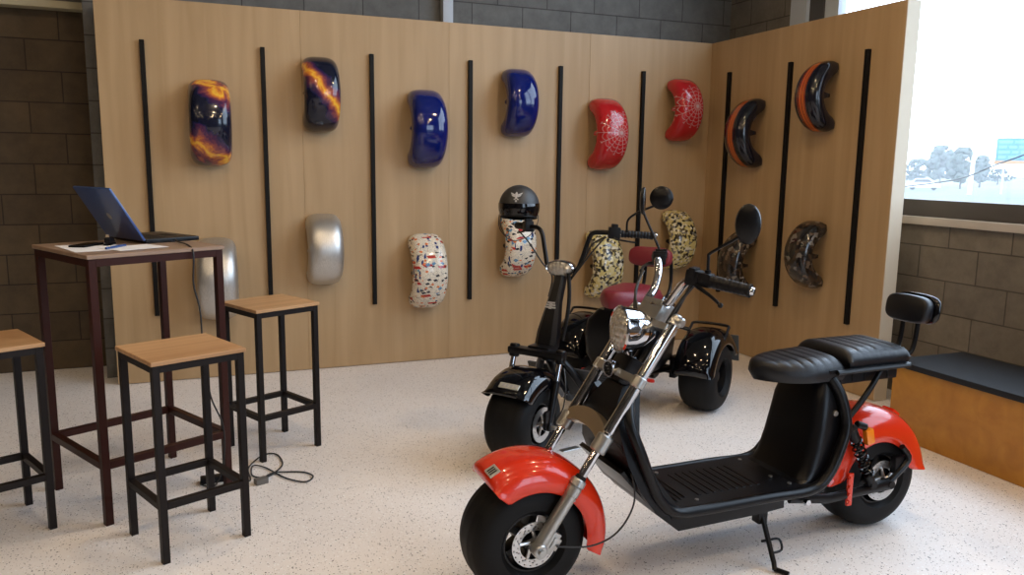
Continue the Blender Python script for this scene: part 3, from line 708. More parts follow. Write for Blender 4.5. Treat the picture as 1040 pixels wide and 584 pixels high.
def disc_rotor(parent, c, r=0.078, side=-1):
    """flat perforated brake rotor with curved carrier arms"""
    bm = B(); N_ = 60; t = 0.0022
    c = Vector(c)
    # ring with drilled holes: build quads grid and leave holes
    radii = [r*0.64, r*0.70, r*0.76, r*0.83, r*0.89, r*0.95, r]
    hole = set()
    for k in range(N_):
        if k % 3 == 0: hole.add((1, k))
        if k % 3 == 1: hole.add((4, k))
        if k % 6 == 2: hole.add((2, k))
    V = {}
    def v(i, k, s):
        key = (i, k % N_, s)
        if key not in V:
            a = 2*PI*(k % N_)/N_; V[key] = bm.verts.new(c + Vector((radii[i]*math.cos(a), s*t, radii[i]*math.sin(a))))
        return V[key]
    for i in range(6):
        for k in range(N_):
            if (i, k) in hole: continue
            for s in (-1, 1): bm.faces.new((v(i, k, s), v(i+1, k, s), v(i+1, k+1, s), v(i, k+1, s)))
    for k in range(N_):
        for i in (0, 6): bm.faces.new((v(i, k, -1), v(i, k+1, -1), v(i, k+1, 1), v(i, k, 1)))
    for k in range(5):
        a = 2*PI*k/5; p0 = c+Vector((0.018*math.cos(a), 0, 0.018*math.sin(a))); p1 = c+Vector((r*0.45*math.cos(a+0.35), 0, r*0.45*math.sin(a+0.35))); p2 = c+Vector((r*0.68*math.cos(a+0.45), 0, r*0.68*math.sin(a+0.45)))
        tube(bm, [p0, p1, p2], [0.009, 0.006, 0.007], 8, flat=(1, 1))
    cyl(bm, c+Vector((0, -0.006, 0)), c+Vector((0, 0.006, 0)), 0.022, 24)
    return obj('brake_disc', bm, 'steel', parent, ang=0.4)

# ================================================================== RED SCOOTER
# local frame: x runs rearward from the front axle, -y is the side facing the camera
RS = empty('electric_scooter', (0.96, 2.31, 0), math.atan2(0.024, 1.515), 'black two wheeled scooter with red mudguards and long chrome fork, on its kickstand', 'scooter')
WR = 0.21
def ring(c, **k): pass
ty = tyre(RS, (0, 0, WR)); rim(RS, (0, 0, WR)); disc_rotor(RS, (0, -0.098, WR))
ty = tyre(RS, (1.515, 0, WR)); rim(RS, (1.515, 0, WR)); disc_rotor(RS, (1.515, -0.102, WR), 0.082)
# front mudguard (fwd = -x is ahead)
fm = obj('front_mudguard', fender_bm((0.000, 0, WR), 0.286, -R_(106), R_(35), 0.125, 0.095, 0.006, fwd=(-1, 0, 0), na=44, ns=24, endround=0.05), 'red_paint', RS, ang=1.2)
bm = B()
mx = Matrix.Translation((0, 0, WR)) @ Matrix.Rotation(R_(-27), 4, 'Y') @ Matrix.Translation((0, -0.050, 0.2835)) @ Matrix.Rotation(R_(9), 4, 'X')
box(bm, (-0.020, -0.024, -0.004), (0.020, 0.024, 0.004), 0.002, mx, seg=1); pt = obj('maker_plate', bm, 'silver_plate', fm)
bm = B()
for k in range(3): box(bm, (-0.015, -0.016+k*0.011, 0.004), (0.012, -0.010+k*0.011, 0.0046), 0, mx)
obj('plate_marks', bm, 'rail', pt)
bm = B()
for s in (-1, 1):
    tube(bm, [(0.085, s*0.112, 0.385), (0.115, s*0.124, 0.372), (0.128, s*0.127, 0.352)], 0.007, 8)
    cyl(bm, (0.118, s*0.118, 0.368), (0.118, s*0.134, 0.368), 0.008, 10)
obj('mudguard_stay', bm, 'alloy', fm)
# fork
FD = Vector((0.494, 0, 0.726)).normalized(); A0 = Vector((0.0, 0, 0.21))
def fk(d, y): return A0 + FD*d + Vector((0, y, 0))
FY = 0.128
for s in (-1, 1):
    y = s*FY
    bm = B(); cyl(bm, fk(-0.012, y), fk(0.235, y), 0.0215, 24, 0.0225, 0.004); cyl(bm, fk(0.235, y), fk(0.262, y), 0.0265, 24, 0.025, 0.004)
    cyl(bm, fk(0.20, y), fk(0.235, y), 0.0245, 24, bev=0.003)
    cyl(bm, (0, y-s*0.016, 0.21), (0, y+s*0.030, 0.21), 0.024, 20, bev=0.004); cyl(bm, (0, y+s*0.02, 0.21), (0, y+s*0.04, 0.21), 0.011, 6)
    mx = Matrix.Translation((0, y, 0.21)) @ Matrix.Rotation(math.atan2(FD.x, FD.z), 4, 'Y')
    box(bm, (0.012, -0.008, 0.0), (0.050, 0.008, 0.075), 0.004, mx); box(bm, (0.030, -0.012, 0.02), (0.058, 0.006, 0.062), 0.005, mx)
    lg = obj('fork_slider', bm, 'alloy', RS)
    bm = B(); cyl(bm, fk(0.262, y), fk(0.275, y), 0.020, 16, 0.017); obj('dust_seal', bm, 'rail', lg)
    bm = B(); cyl(bm, fk(0.262, y), fk(0.45, y), 0.0155, 20); obj('stanchion', bm, 'chrome', RS)
    bm = B(); cyl(bm, fk(0.435, y), fk(0.862, y), 0.0195, 24, bev=0.003); ut = obj('fork_tube', bm, 'chrome', RS)
    bm = B(); cyl(bm, fk(0.872, y)+Vector((-0.004, 0.012, 0)), fk(0.872, y)+Vector((0.006, s*0.0, 0))+Vector((0.0, -0.034, -0.004)), 0.019, 20, 0.016, 0.005)
    cyl(bm, fk(0.85, y), fk(0.892, y), 0.0225, 20, 0.017, 0.006); obj('fork_cap', bm, 'alloy', ut)
# lower arch yoke
bm = B(); nrm = Vector((-FD.z, 0, FD.x))
secs = []
for i in range(17):
    t = -1+2*i/16; yy = FY*1.02*t; bulge = 0.036*(1-t*t)**0.8
    c = fk(0.412+bulge, 0) + Vector((0, yy, 0)); tw = 0.029-0.004*abs(t)
    dn = (FD*1.0)
    secs.append([c + dn*a*tw + nrm*b*0.019 for a, b in ((-1, -1), (1, -1), (1, 1), (-1, 1))])
loft(bm, secs); bmesh.ops.bevel(bm, geom=[e_ for e_ in bm.edges if e_.calc_face_angle(0) > 0.8], offset=0.004, segments=2, affect='EDGES')
yk = obj('lower_yoke', bm, 'gold_alloy', RS)
for s in (-1, 1):
    bm = B(); cyl(bm, fk(0.365, s*FY), fk(0.428, s*FY), 0.028, 24, bev=0.005); obj('yoke_clamp', bm, 'alloy', yk)
# middle yoke
mid = 0.63
bm = B(); c0 = fk(mid, 0); mxf = Matrix((FD.cross(Vector((0, 1, 0))) * -1, Vector((0, 1, 0)), FD)).transposed().to_4x4(); 
def fkm(d, y=0): m_ = mxf.copy(); m_.translation = fk(d, y); return m_
box(bm, (-0.022, -FY-0.006, -0.014), (0.022, FY+0.006, 0.014), 0.005, fkm(mid))
for s in (-1, 1): cyl(bm, fk(mid-0.020, s*FY), fk(mid+0.020, s*FY), 0.025, 20, bev=0.004)
obj('middle_yoke', bm, 'alloy', RS)
# top yoke with the chrome handlebar block
bm = B(); box(bm, (-0.024, -FY-0.004, -0.012), (0.026, FY+0.004, 0.012), 0.005, fkm(0.835))
box(bm, (-0.030, -0.060, 0.010), (0.030, 0.070, 0.085), 0.010, fkm(0.835)); box(bm, (-0.034, -0.052, 0.060), (0.034, 0.062, 0.082), 0.006, fkm(0.835))
ty_ = obj('top_yoke', bm, 'alloy', RS)
bm = B(); [cyl(bm, fkm(0.835) @ Vector((x, y, 0.08)), fkm(0.835) @ Vector((x, y, 0.096)), 0.008, 8) for x in (-0.02, 0.02) for y in (-0.04, 0.05)]; obj('yoke_bolt', bm, 'chrome', ty_)
# steering neck
bm = B(); nk = Vector((0.050, 0, -0.026))
cyl(bm, fk(0.565, 0)+nk, fk(0.83, 0)+nk, 0.035, 24, 0.032, 0.004); box(bm, (-0.02, -0.05, 0.60-0.835), (0.060, 0.05, 0.70-0.835), 0.012, fkm(0.835))
cyl(bm, fk(0.53, 0)+nk, fk(0.60, 0)+nk, 0.050, 24, 0.044, 0.008)
obj('steering_neck', bm, 'black_satin', RS)
# headlight
HL = Vector((0.360, 0, 0.885)); HA = Vector((-1, 0.14, 0.06)).normalized()
bm = B(); lathe(bm, [(0.0, -0.125), (0.020, -0.122), (0.045, -0.105), (0.066, -0.068), (0.076, -0.03), (0.080, 0.0), (0.083, 0.008), (0.078, 0.014), (0.074, 0.008), (0, 0.004)], HL, HA, 40)
hl = obj('headlight', bm, 'chrome', RS)
bm = B(); lathe(bm, [(0.075, 0.006), (0.066, 0.018), (0.045, 0.026), (0.02, 0.030), (0, 0.031)], HL, HA, 36); obj('lens', bm, 'lens', hl)
bm = B()
tube(bm, [HL+Vector((0.02, 0.0, -0.080)), HL+Vector((0.045, 0, -0.108)), HL+Vector((0.12, -0.005, -0.085)), HL+Vector((0.15, -0.01, 0.0))], 0.008, 10, smooth=5)
tube(bm, [HL+Vector((0.03, 0.0, -0.095)), HL+Vector((0.02, 0.0, -0.125)), HL+Vector((0.05, 0.0, -0.165))], 0.011, 10, smooth=5)
obj('headlight_bracket', bm, 'chrome', hl)
HN = Vector((0.322, 0.010, 0.748)); bm = B(); lathe(bm, [(0, -0.045), (0.018, -0.043), (0.027, -0.02), (0.030, 0.0), (0.030, 0.006), (0.024, 0.006), (0.022, -0.002), (0, -0.002)], HN, (-1, -0.15, 0.05), 28); hn = obj('horn', bm, 'chrome', RS)
bm = B()
for k in range(5): box(bm, (-0.004, -0.019, -0.0185+k*0.009), (0.002, 0.019, -0.0150+k*0.009), 0, Matrix.Translation(HN+Vector((-0.001, 0, 0))))
obj('horn_grille', bm, 'rail', hn)
bm = B(); tube(bm, [HN+Vector((0.03, 0.0, 0)), HN+Vector((0.06, 0, -0.01)), fk(mid, 0.0)], 0.010, 10); obj('horn_bracket', bm, 'chrome', hn)
# handlebar
bm = B()
tube(bm, [(0.500, -0.062, 0.975), (0.512, -0.085, 1.010), (0.520, -0.125, 1.055), (0.530, -0.165, 1.076), (0.560, -0.22, 1.072)], 0.0145, 14, smooth=6)
tube(bm, [(0.500, 0.062, 0.975), (0.535, 0.080, 1.005), (0.560, 0.098, 1.055), (0.578, 0.130, 1.098), (0.625, 0.20, 1.100)], 0.0145, 14, smooth=6)
tube(bm, [(0.500, -0.062, 0.975), (0.49, 0, 0.965), (0.500, 0.062, 0.975)], 0.0145, 14, smooth=4)
hb = obj('handlebar', bm, 'chrome', RS)
for s in (-1, 1):
    g0, g1 = (Vector((0.545, -0.195, 1.075)), Vector((0.630, -0.338, 1.053))) if s < 0 else (Vector((0.620, 0.190, 1.100)), Vector((0.705, 0.335, 1.085))); d = (g1-g0).normalized()
    bm = B(); L = (g1-g0).length
    prof = [(0, 0), (0.024, 0)]
    for k in range(10):
        h0 = 0.006+k*(L-0.03)/10; prof += [(0.0215-0.0003*k, h0), (0.0225-0.0003*k, h0+0.003), (0.0225-0.0003*k, h0+0.009), (0.0215-0.0003*k, h0+0.0115)]
    prof += [(0.022, L-0.016), (0.022, L-0.01), (0, L-0.01)]
    lathe(bm, prof, g0, d, 18); obj('grip', bm, 'black_plastic', RS)
    bm = B(); cyl(bm, g1-d*0.010, g1+d*0.002, 0.0140, 18, 0.012, 0.002); obj('bar_end', bm, 'chrome', RS)
    bm = B(); q = g0-d*0.035
    mxs = frame_to(d, q)
    box(bm, (-0.024, -0.024, -0.022), (0.024, 0.026, 0.022), 0.006, mxs); box(bm, (-0.022, -0.022, 0.020), (0.024, 0.024, 0.062), 0.008, mxs)
    box(bm, (-0.028, 0.0, -0.012), (0.016, 0.034, 0.010), 0.004, mxs)
    obj('switch_cluster', bm, 'black_plastic', RS)
    bm = B(); tube(bm, [q+d*0.02+Vector((-0.015, 0, -0.02)), g0+d*0.02+Vector((-0.040, 0, -0.02)), g0+d*0.08+Vector((-0.062, 0, -0.032)), g0+d*0.118+Vector((-0.068, 0, -0.050))], [0.008, 0.007, 0.0055, 0.005], 8, smooth=5)
    t3 = bmesh.new(); bmesh.ops.create_uvsphere(t3, u_segments=10, v_segments=8, radius=0.009); merge(bm, t3, Matrix.Translation(g0+d*0.120+Vector((-0.069, 0, -0.051))))
    obj('brake_lever', bm, 'black_satin', RS)
    # mirror
    b0 = g0+d*0.012+Vector((0.0, 0, 0.022)); mc = Vector((0.622, -0.302, 1.262)) if s < 0 else Vector((0.60, 0.280, 1.307))
    mn = Vector((0.62, 0.80, 0.05)).normalized() if s < 0 else Vector((0.80, -0.60, 0.0)).normalized()
    bm = B(); cyl(bm, b0+Vector((0, 0, -0.012)), b0+Vector((0, 0, 0.012)), 0.010, 12)
    if s < 0: path = [b0, b0+Vector((0.0, 0.0, 0.052)), b0+Vector((0.006, -0.006, 0.070)), mc+Vector((-0.012, 0.010, -0.035)), mc+Vector((0.0, 0, -0.02))]
    else: path = [b0, b0+Vector((0.0, 0.006, 0.020)), mc+Vector((0.0, -0.010, -0.050)), mc+Vector((0, 0, -0.02)), mc]
    tube(bm, path, 0.0050, 8, smooth=3); ms = obj('mirror_stem', bm, 'black_satin', RS)
    bm = B(); mf = frame_to(mn, mc); t4 = bmesh.new()
    lathe(t4, [(0, -0.014), (0.030, -0.012), (0.046, -0.006), (0.050, 0.0), (0.050, 0.004), (0.046, 0.006), (0, 0.006)], (0, 0, 0), (0, 0, 1), 32)
    bmesh.ops.scale(t4, vec=(0.80, 1.28, 1) if s < 0 else (0.80, 1.05, 1.0), verts=t4.verts)
    merge(bm, t4, mf); mh = obj('mirror', bm, 'black_satin', RS)
    bm = B(); t4 = bmesh.new(); lathe(t4, [(0, 0.0066), (0.043, 0.0066), (0.043, 0.0060), (0, 0.0060)], (0, 0, 0), (0, 0, 1), 32)
    bmesh.ops.scale(t4, vec=(0.80, 1.28, 1) if s < 0 else (0.8, 1.05, 1.0), verts=t4.verts); merge(bm, t4, mf); obj('mirror_glass', bm, 'chrome', mh)
# cables
bm = B()
tube(bm, [(0.535, -0.165, 1.06), (0.50, -0.13, 0.99), (0.47, -0.09, 0.90), (0.445, -0.065, 0.80), (0.42, -0.04, 0.70)], 0.0055, 8, smooth=5)
tube(bm, [(0.53, -0.15, 1.06), (0.515, -0.10, 0.96), (0.475, -0.06, 0.85), (0.43, -0.03, 0.72)], 0.0045, 8, smooth=5)
tube(bm, [(0.535, 0.165, 1.06), (0.49, 0.13, 0.99), (0.46, 0.09, 0.88), (0.42, 0.04, 0.72)], 0.0055, 8, smooth=5)
tube(bm, [(0.535, 0.155, 1.06), (0.47, 0.10, 1.0), (0.45, 0.05, 0.92), (0.44, 0.03, 0.80)], 0.0045, 8, smooth=5)
obj('control_cable', bm, 'cord', RS)
bm = B(); tube(bm, [(0.27, -0.10, 0.545), (0.300, -0.135, 0.50), (0.325, -0.16, 0.42), (0.325, -0.175, 0.33), (0.27, -0.17, 0.24), (0.18, -0.155, 0.20), (0.06, -0.145, 0.215)], 0.0032, 8, smooth=7); obj('brake_hose', bm, 'cord', RS)
# body: leg shield, floorboard, seat tower
bm = B()
def sect(x, z, hw, t, ang):   # thin cross-board section
    d = Vector((math.cos(ang), 0, math.sin(ang)))*t/2
    return [Vector((x, -hw, z))-d, Vector((x, hw, z))-d, Vector((x, hw, z))+d, Vector((x, -hw, z))+d]
loft(bm, [sect(0.375, 0.70, 0.055, 0.07, 0), sect(0.345, 0.640, 0.085, 0.09, -0.1), sect(0.325, 0.56, 0.135, 0.075, -0.1), sect(0.340, 0.47, 0.165, 0.07, 0.15), sect(0.385, 0.38, 0.175, 0.075, 0.4), sect(0.435, 0.315, 0.18, 0.075, 0.7), sect(0.50, 0.262, 0.18, 0.05, 1.3), sect(0.52, 0.262, 0.18, 0.04, 1.57)])
bmesh.ops.bevel(bm, geom=[e_ for e_ in bm.edges if e_.calc_face_angle(0) > 0.9], offset=0.010, segments=2, affect='EDGES')
obj('leg_shield', bm, 'black_plastic', RS)
bm = B(); prism(bm, [(0.318, 0.415), (0.30, 0.44), (0.285, 0.43), (0.435, 0.262), (0.526, 0.188), (0.86, 0.193), (0.985, 0.200), (0.985, 0.232), (1.05, 0.236), (1.05, 0.25), (0.50, 0.25), (0.40, 0.325)], -0.150, 0.150, bevel=0.004); obj('belly_pan', bm, 'black_satin', RS)
bm = B(); box(bm, (0.47, -0.185, 0.252), (1.14, 0.185, 0.282), 0.008); fb = obj('floorboard', bm, 'black_plastic', RS)
bm = B()
for k in range(9): box(bm, (0.64+k*0.032, -0.10, 0.2815), (0.652+k*0.032, 0.10, 0.2845), 0.001, seg=1)
for k in range(5): box(bm, (0.49+k*0.022, -0.14+0.01*k, 0.2815), (0.499+k*0.022, 0.14-0.01*k, 0.286), 0.002, seg=1)
obj('foot_mat_ribs', bm, 'black_satin', fb)
bm = B()
for x, y in ((0.61, -0.13), (0.61, 0.13), (1.0, 0.13), (1.0, -0.05), (1.02, -0.13)): cyl(bm, (x, y, 0.280), (x, y, 0.2855), 0.0075, 12)
obj('floor_screw', bm, 'alloy', fb)
for s in (-1, 1):
    bm = B(); y = s*0.178
    tube(bm, [(0.335, s*0.105, 0.665), (0.315, s*0.15, 0.60), (0.345, y, 0.50), (0.385, y, 0.405), (0.425, y, 0.33), (0.49, y, 0.278), (0.60, y, 0.268), (0.88, y, 0.268), (1.08, y, 0.268), (1.16, y, 0.320), (1.215, y*0.97, 0.42), (1.240, y*0.92, 0.50), (1.225, y*0.8, 0.60), (1.195, y*0.66, 0.665)], 0.021, 12, smooth=6, flat=(1.0, 0.9))
    obj('side_rail', bm, 'black_satin', RS)
bm = B()
def rsec(x0, x1, z, hw):  # rounded rectangle section in plan
    c = 0.045; P = []
    for cx, cy, a0 in ((x1-c, hw-c, 0), (x0+c, hw-c, 90), (x0+c, -hw+c, 180), (x1-c, -hw+c, 270)):
        for k in range(5): a = R_(a0+22.5*k); P.append(Vector((cx+c*math.cos(a), cy+c*math.sin(a), z)))
    return P
loft(bm, [rsec(1.02, 1.20, 0.275, 0.155), rsec(1.058, 1.22, 0.29, 0.155), rsec(1.080, 1.23, 0.32, 0.153), rsec(1.105, 1.26, 0.40, 0.150), rsec(1.122, 1.27, 0.48, 0.145), rsec(1.134, 1.27, 0.56, 0.137), rsec(1.145, 1.27, 0.61, 0.125), rsec(1.165, 1.27, 0.665, 0.105)])
tw = obj('seat_tower', bm, 'black_satin', RS, ang=0.5)
bm = B(); cyl(bm, (1.205, -0.148, 0.535), (1.205, -0.136, 0.535), 0.011, 14, bev=0.002); obj('seat_lock', bm, 'alloy', tw)
# seats
def seat(parent, name, x0, x1, hw, z0, z1, ribs, nose=False, m='vinyl', rise=0.0, cy=0.0):
    bm = B(); nx, ny = 46, 22
    def half(t):
        if nose: return hw*(1-(1-min(1, t/0.62))**1.9)**0.62
        return hw
    def top(t, u):
        edge = max(0, 1-abs(u)**5)**0.5
        tx = min(1, min(t, 1-t)/0.10); ex = (1-(1-tx)**2)**0.5
        z = z0 + 0.35*(z1-z0) + (z1-z0)*0.65*edge*ex + rise*t*edge*ex
        if 0.12 < t < 0.95 and abs(u) < 0.86:
            ph = (t*ribs) % 1.0; z -= 0.0055*math.exp(-((ph-0.5)/0.10)**2)
        return z
    T = [[bm.verts.new((x0+(x1-x0)*i/nx, cy+max(half(i/nx), 0.004)*(2*j/ny-1), top(i/nx, 2*j/ny-1))) for j in range(ny+1)] for i in range(nx+1)]
    Bt = [[bm.verts.new((x0+0.012+(x1-x0-0.024)*i/nx, cy+max(half(i/nx)-0.010, 0.002)*(2*j/ny-1), z0)) for j in range(ny+1)] for i in range(nx+1)]
    for g in (T, Bt):
        for i in range(nx):
            for j in range(ny): bm.faces.new((g[i][j], g[i+1][j], g[i+1][j+1], g[i][j+1]))
    for i in range(nx):
        bm.faces.new((T[i][0], Bt[i][0], Bt[i+1][0], T[i+1][0])); bm.faces.new((T[i][ny], T[i+1][ny], Bt[i+1][ny], Bt[i][ny]))
    for j in range(ny):
        bm.faces.new((T[0][j], T[0][j+1], Bt[0][j+1], Bt[0][j])); bm.faces.new((T[nx][j], Bt[nx][j], Bt[nx][j+1], T[nx][j+1]))
    return obj(name, bm, m, parent, ang=0.9)
seat(RS, 'front_seat', 0.925, 1.255, 0.136, 0.655, 0.728, 8.0, True, rise=0.016)
seat(RS, 'rear_seat', 1.258, 1.572, 0.142, 0.700, 0.766, 7.0)
bm = B(); box(bm, (1.17, -0.135, 0.682), (1.572, 0.135, 0.699), 0.004)
tube(bm, [(1.20, -0.142, 0.690), (1.560, -0.142, 0.690), (1.575, -0.130, 0.690), (1.575, 0.130, 0.690), (1.560, 0.142, 0.690), (1.20, 0.142, 0.690)], 0.010, 8)
rk = obj('seat_rack', bm, 'black_satin', RS)
bm = B(); box(bm, (1.22, -0.105, 0.630), (1.545, 0.105, 0.682), 0.010)
for k in range(5): box(bm, (1.25+k*0.06, -0.109, 0.636), (1.262+k*0.06, 0.109, 0.678), 0.002, seg=1)
obj('under_seat_box', bm, 'black_plastic', rk)
for s in (-1, 1):
    bm = B(); tube(bm, [(1.44, s*0.12, 0.675), (1.36, s*0.14, 0.60), (1.28, s*0.15, 0.53), (1.235, s*0.158, 0.50)], 0.011, 10, smooth=5); obj('rack_strut', bm, 'black_satin', RS)
bm = B()
for s in (-1, 1): tube(bm, [(1.565, s*0.035-0.015, 0.690), (1.650, s*0.035-0.015, 0.70), (1.685, s*0.035-0.015, 0.74), (1.700, s*0.035-0.015, 0.87)], 0.0095, 10, smooth=5)
obj('backrest_post', bm, 'black_satin', RS)
def pad(parent, name, c, hw, hh, t, m, tilt=0.12, n=10):
    bm = B(); P = []
    for k in range(32):
        a = 2*PI*k/32; P.append((hw*math.copysign(abs(math.cos(a))**0.55, math.cos(a)), hh*math.copysign(abs(math.sin(a))**0.62, math.sin(a))))
    mx = Matrix.Translation(c) @ Matrix.Rotation(tilt, 4, 'Y')
    secs = []
    for s, q in ((0.86, -t/2), (0.95, -t/2+0.004), (1.0, -t/2+0.010), (1.0, t/2-0.010), (0.95, t/2-0.004), (0.86, t/2)):
        secs.append([mx @ Vector((q, y*s, z*s)) for y, z in P])
    loft(bm, secs); return obj(name, bm, m, parent, ang=0.8)
bp = pad(RS, 'backrest', (1.672, -0.022, 0.886), 0.100, 0.055, 0.050, 'vinyl')
pad(bp, 'backrest_shell', (1.712, -0.022, 0.886), 0.112, 0.060, 0.026, 'black_paint')
# rear mudguard, swingarm, shocks
rm = obj('rear_mudguard', fender_bm((1.472, 0, WR), 0.293, -R_(84), R_(84), 0.126, 0.118, 0.006, fwd=(1, 0, 0), na=48, ns=24, endround=0.07, lip=0.012), 'red_paint', RS, ang=1.2)
bm = B(); mx = Matrix.Translation((1.472, 0, WR)) @ Matrix.Rotation(R_(36), 4, 'Y')
box(bm, (-0.022, -0.030, 0.288), (0.022, 0.030, 0.308), 0.008, mx); obj('tail_light_mount', bm, 'red_paint', rm)
bm = B()
for s in (-1, 1):
    box(bm, (1.325, s*0.150-0.005, 0.16), (1.350, s*0.150+0.005, 0.29), 0.004, Matrix.Translation((-0.04, 0, 0)))
    for k in range(4): cyl(bm, (1.290, s*0.150, 0.175+k*0.032), (1.290, s*0.162, 0.175+k*0.032), 0.007, 8)
obj('red_side_bracket', bm, 'red_paint', rm)
bm = B()
for s in (-1, 1):
    tube(bm, [(1.02, s*0.135, 0.225), (1.20, s*0.142, 0.20), (1.40, s*0.142, 0.205), (1.53, s*0.135, 0.21)], [0.016, 0.017, 0.016, 0.022], 10, flat=(1.2, 0.8)); cyl(bm, (1.515, s*0.10, WR), (1.515, s*0.155, WR), 0.016, 16)
    tube(bm, [(1.515, s*0.14, 0.22), (1.600, s*0.145, 0.30), (1.560, s*0.145, 0.36)], 0.012, 8, smooth=4)
cyl(bm, (1.10, -0.14, 0.235), (1.10, 0.14, 0.235), 0.02, 12)
obj('swingarm', bm, 'black_satin', RS)
bm = B(); cyl(bm, (1.075, -0.176, 0.215), (1.075, -0.16, 0.215), 0.012, 6); obj('pivot_bolt', bm, 'chrome', RS)
for s in (-1, 1):
    y = s*0.158; a = Vector((1.272, y, 0.475)); b_ = Vector((1.400, y, 0.235)); d = (b_-a).normalized(); L = (b_-a).length
    bm = B(); cyl(bm, a, a+d*0.06, 0.020, 16, bev=0.004); cyl(bm, a+d*0.05, b_, 0.009, 12); cyl(bm, b_-d*0.05, b_, 0.017, 14, bev=0.004)
    cyl(bm, a-Vector((0, 0.018, 0)), a+Vector((0, 0.018, 0)), 0.016, 14); cyl(bm, b_-Vector((0, 0.016, 0)), b_+Vector((0, 0.016, 0)), 0.015, 14)
    sh = obj('shock_absorber', bm, 'black_satin', RS)
    bm = B(); pts = []; tn = 6.5; fr_ = frame_to(d, a)
    for k in range(79): t = k/78; an = t*tn*2*PI; pts.append(fr_ @ Vector((0.021*math.cos(an), 0.021*math.sin(an), 0.05+t*(L-0.10))))
    tube(bm, pts, 0.0048, 6); obj('coil_spring', bm, 'black_paint', sh)
    bm = B(); cyl(bm, a+Vector((0.028, -s*0.002, 0.012)), a+Vector((0.075, -s*0.002, -0.006)), 0.014, 14, bev=0.003); obj('reservoir', bm, 'black_satin', sh)
    bm = B(); box(bm, (-0.018, -0.012, -0.030), (0.018, 0.012, 0.030), 0.006, Matrix.Translation(a+Vector((0.088, s*0.004, -0.042))) @ Matrix.Rotation(R_(-14), 4, 'Y')); obj('side_reflector', bm, 'orange_plastic', sh)
bm = B(); box(bm, (1.54, -0.140, 0.245), (1.60, -0.112, 0.315), 0.008); obj('brake_caliper', bm, 'black_satin', RS)
bm = B()
tube(bm, [(0.905, -0.11, 0.20), (0.905, -0.135, 0.16), (0.90, -0.21, 0.03), (0.892, -0.225, 0.012)], [0.013, 0.010, 0.0095, 0.009], 10)
tube(bm, [(0.896, -0.220, 0.012), (0.925, -0.262, 0.008)], 0.009, 8)
tube(bm, [(0.903, -0.172, 0.100), (0.945, -0.178, 0.098), (0.945, -0.195, 0.065), (0.90, -0.195, 0.060)], 0.0045, 8, smooth=4)
tube(bm, [(0.89, -0.172, 0.10), (0.872, -0.172, 0.10)], 0.005, 8)
box(bm, (0.885, -0.135, 0.145), (0.925, -0.095, 0.200), 0.004)
obj('kickstand', bm, 'black_satin', RS)

# ================================================================== BLACK TRIKE
TK = empty('electric_trike', (1.413, 3.380, 0), math.atan2(0.574, 0.819), 'black three wheeled electric trike with red seat, parked behind the red scooter', 'trike')
tyre(TK, (0, 0.014, WR), 0.21, 0.235); rim(TK, (0, 0.014, WR), w=0.235); disc_rotor(TK, (0, -0.094, WR), 0.085)
WB, TR = 1.355, 0.412
for s in (-1, 1):
    tyre(TK, (WB, s*TR, WR), 0.21, 0.225); rim(TK, (WB, s*TR, WR), w=0.225)
    mg = obj('rear_mudguard', fender_bm((WB, s*TR, WR), 0.288, -R_(80), R_(64), 0.122, 0.085, 0.006, 0.78, fwd=(1, 0, 0), na=40, ns=22, endround=0.05), 'black_paint', TK, ang=1.2)
    bm = B(); tube(bm, [(WB-0.04, s*TR-0.112, 0.440), (WB+0.02, s*TR-0.112, 0.490), (WB+0.05, s*TR-0.090, 0.512), (WB+0.05, s*TR+0.090, 0.512), (WB+0.02, s*TR+0.112, 0.490), (WB-0.04, s*TR+0.112, 0.440)], 0.0085, 8, smooth=5); obj('guard_rail', bm, 'black_satin', mg)
    bm = B(); mxp = Matrix.Translation((WB+0.255, s*TR, 0.335)) @ Matrix.Rotation(R_(-12), 4, 'Y'); box(bm, (-0.003, -0.112, -0.08), (0.003, 0.112, 0.09), 0.002, mxp, seg=1); obj('mud_flap', bm, mat('grey_flap', (0.06, 0.062, 0.06), 0.6), mg)
fmt = obj('front_mudguard', fender_bm((0, 0.008, WR-0.006), 0.272, -R_(60), R_(47), 0.128, 0.085, 0.006, fwd=(-1, 0, 0), na=40, ns=22, endround=0.07, lip=0.015), 'black_paint', TK, ang=1.2)
bm = B(); mx = Matrix.Translation((0, 0.0, WR)) @ Matrix.Rotation(R_(-37), 4, 'Y') @ Matrix.Translation((0, -0.01, 0.2665))
box(bm, (-0.016, -0.055, -0.002), (0.016, 0.055, 0.003), 0.003, mx, seg=1); pt = obj('maker_plate', bm, 'silver_plate', fmt)
bm = B(); [box(bm, (-0.008, -0.04+k*0.022, 0.003), (0.008, -0.028+k*0.022, 0.0038), 0, mx) for k in range(4)]; obj('plate_marks', bm, 'grey_mark', pt)
# fork
TF = Vector((0.115, 0, 0.345)).normalized()
for s in (-1, 1):
    y = s*0.132; a = Vector((-0.005, y, WR))
    bm = B(); cyl(bm, a-TF*0.01, a+TF*0.22, 0.019, 18, bev=0.004); cyl(bm, a-Vector((0, 0.02, 0)), a+Vector((0, 0.02, 0)), 0.022, 18, bev=0.003); box(bm, (-0.04, y-0.008, 0.20), (0.0, y+0.008, 0.29), 0.006)
    lg = obj('fork_leg', bm, 'black_satin', TK)
    bm = B(); cyl(bm, a+TF*0.21, a+TF*0.325, 0.0135, 18); obj('stanchion', bm, 'chrome', lg)
bm = B(); cyl(bm, (-0.005, -0.175, WR), (-0.005, 0.175, WR), 0.010, 12); obj('axle', bm, 'alloy', TK)
bm = B(); box(bm, (0.065, -0.155, 0.515), (0.125, 0.155, 0.550), 0.012)
for s in (-1, 1): cyl(bm, (0.093, s*0.132, 0.495), (0.103, s*0.132, 0.560), 0.026, 18, bev=0.006)
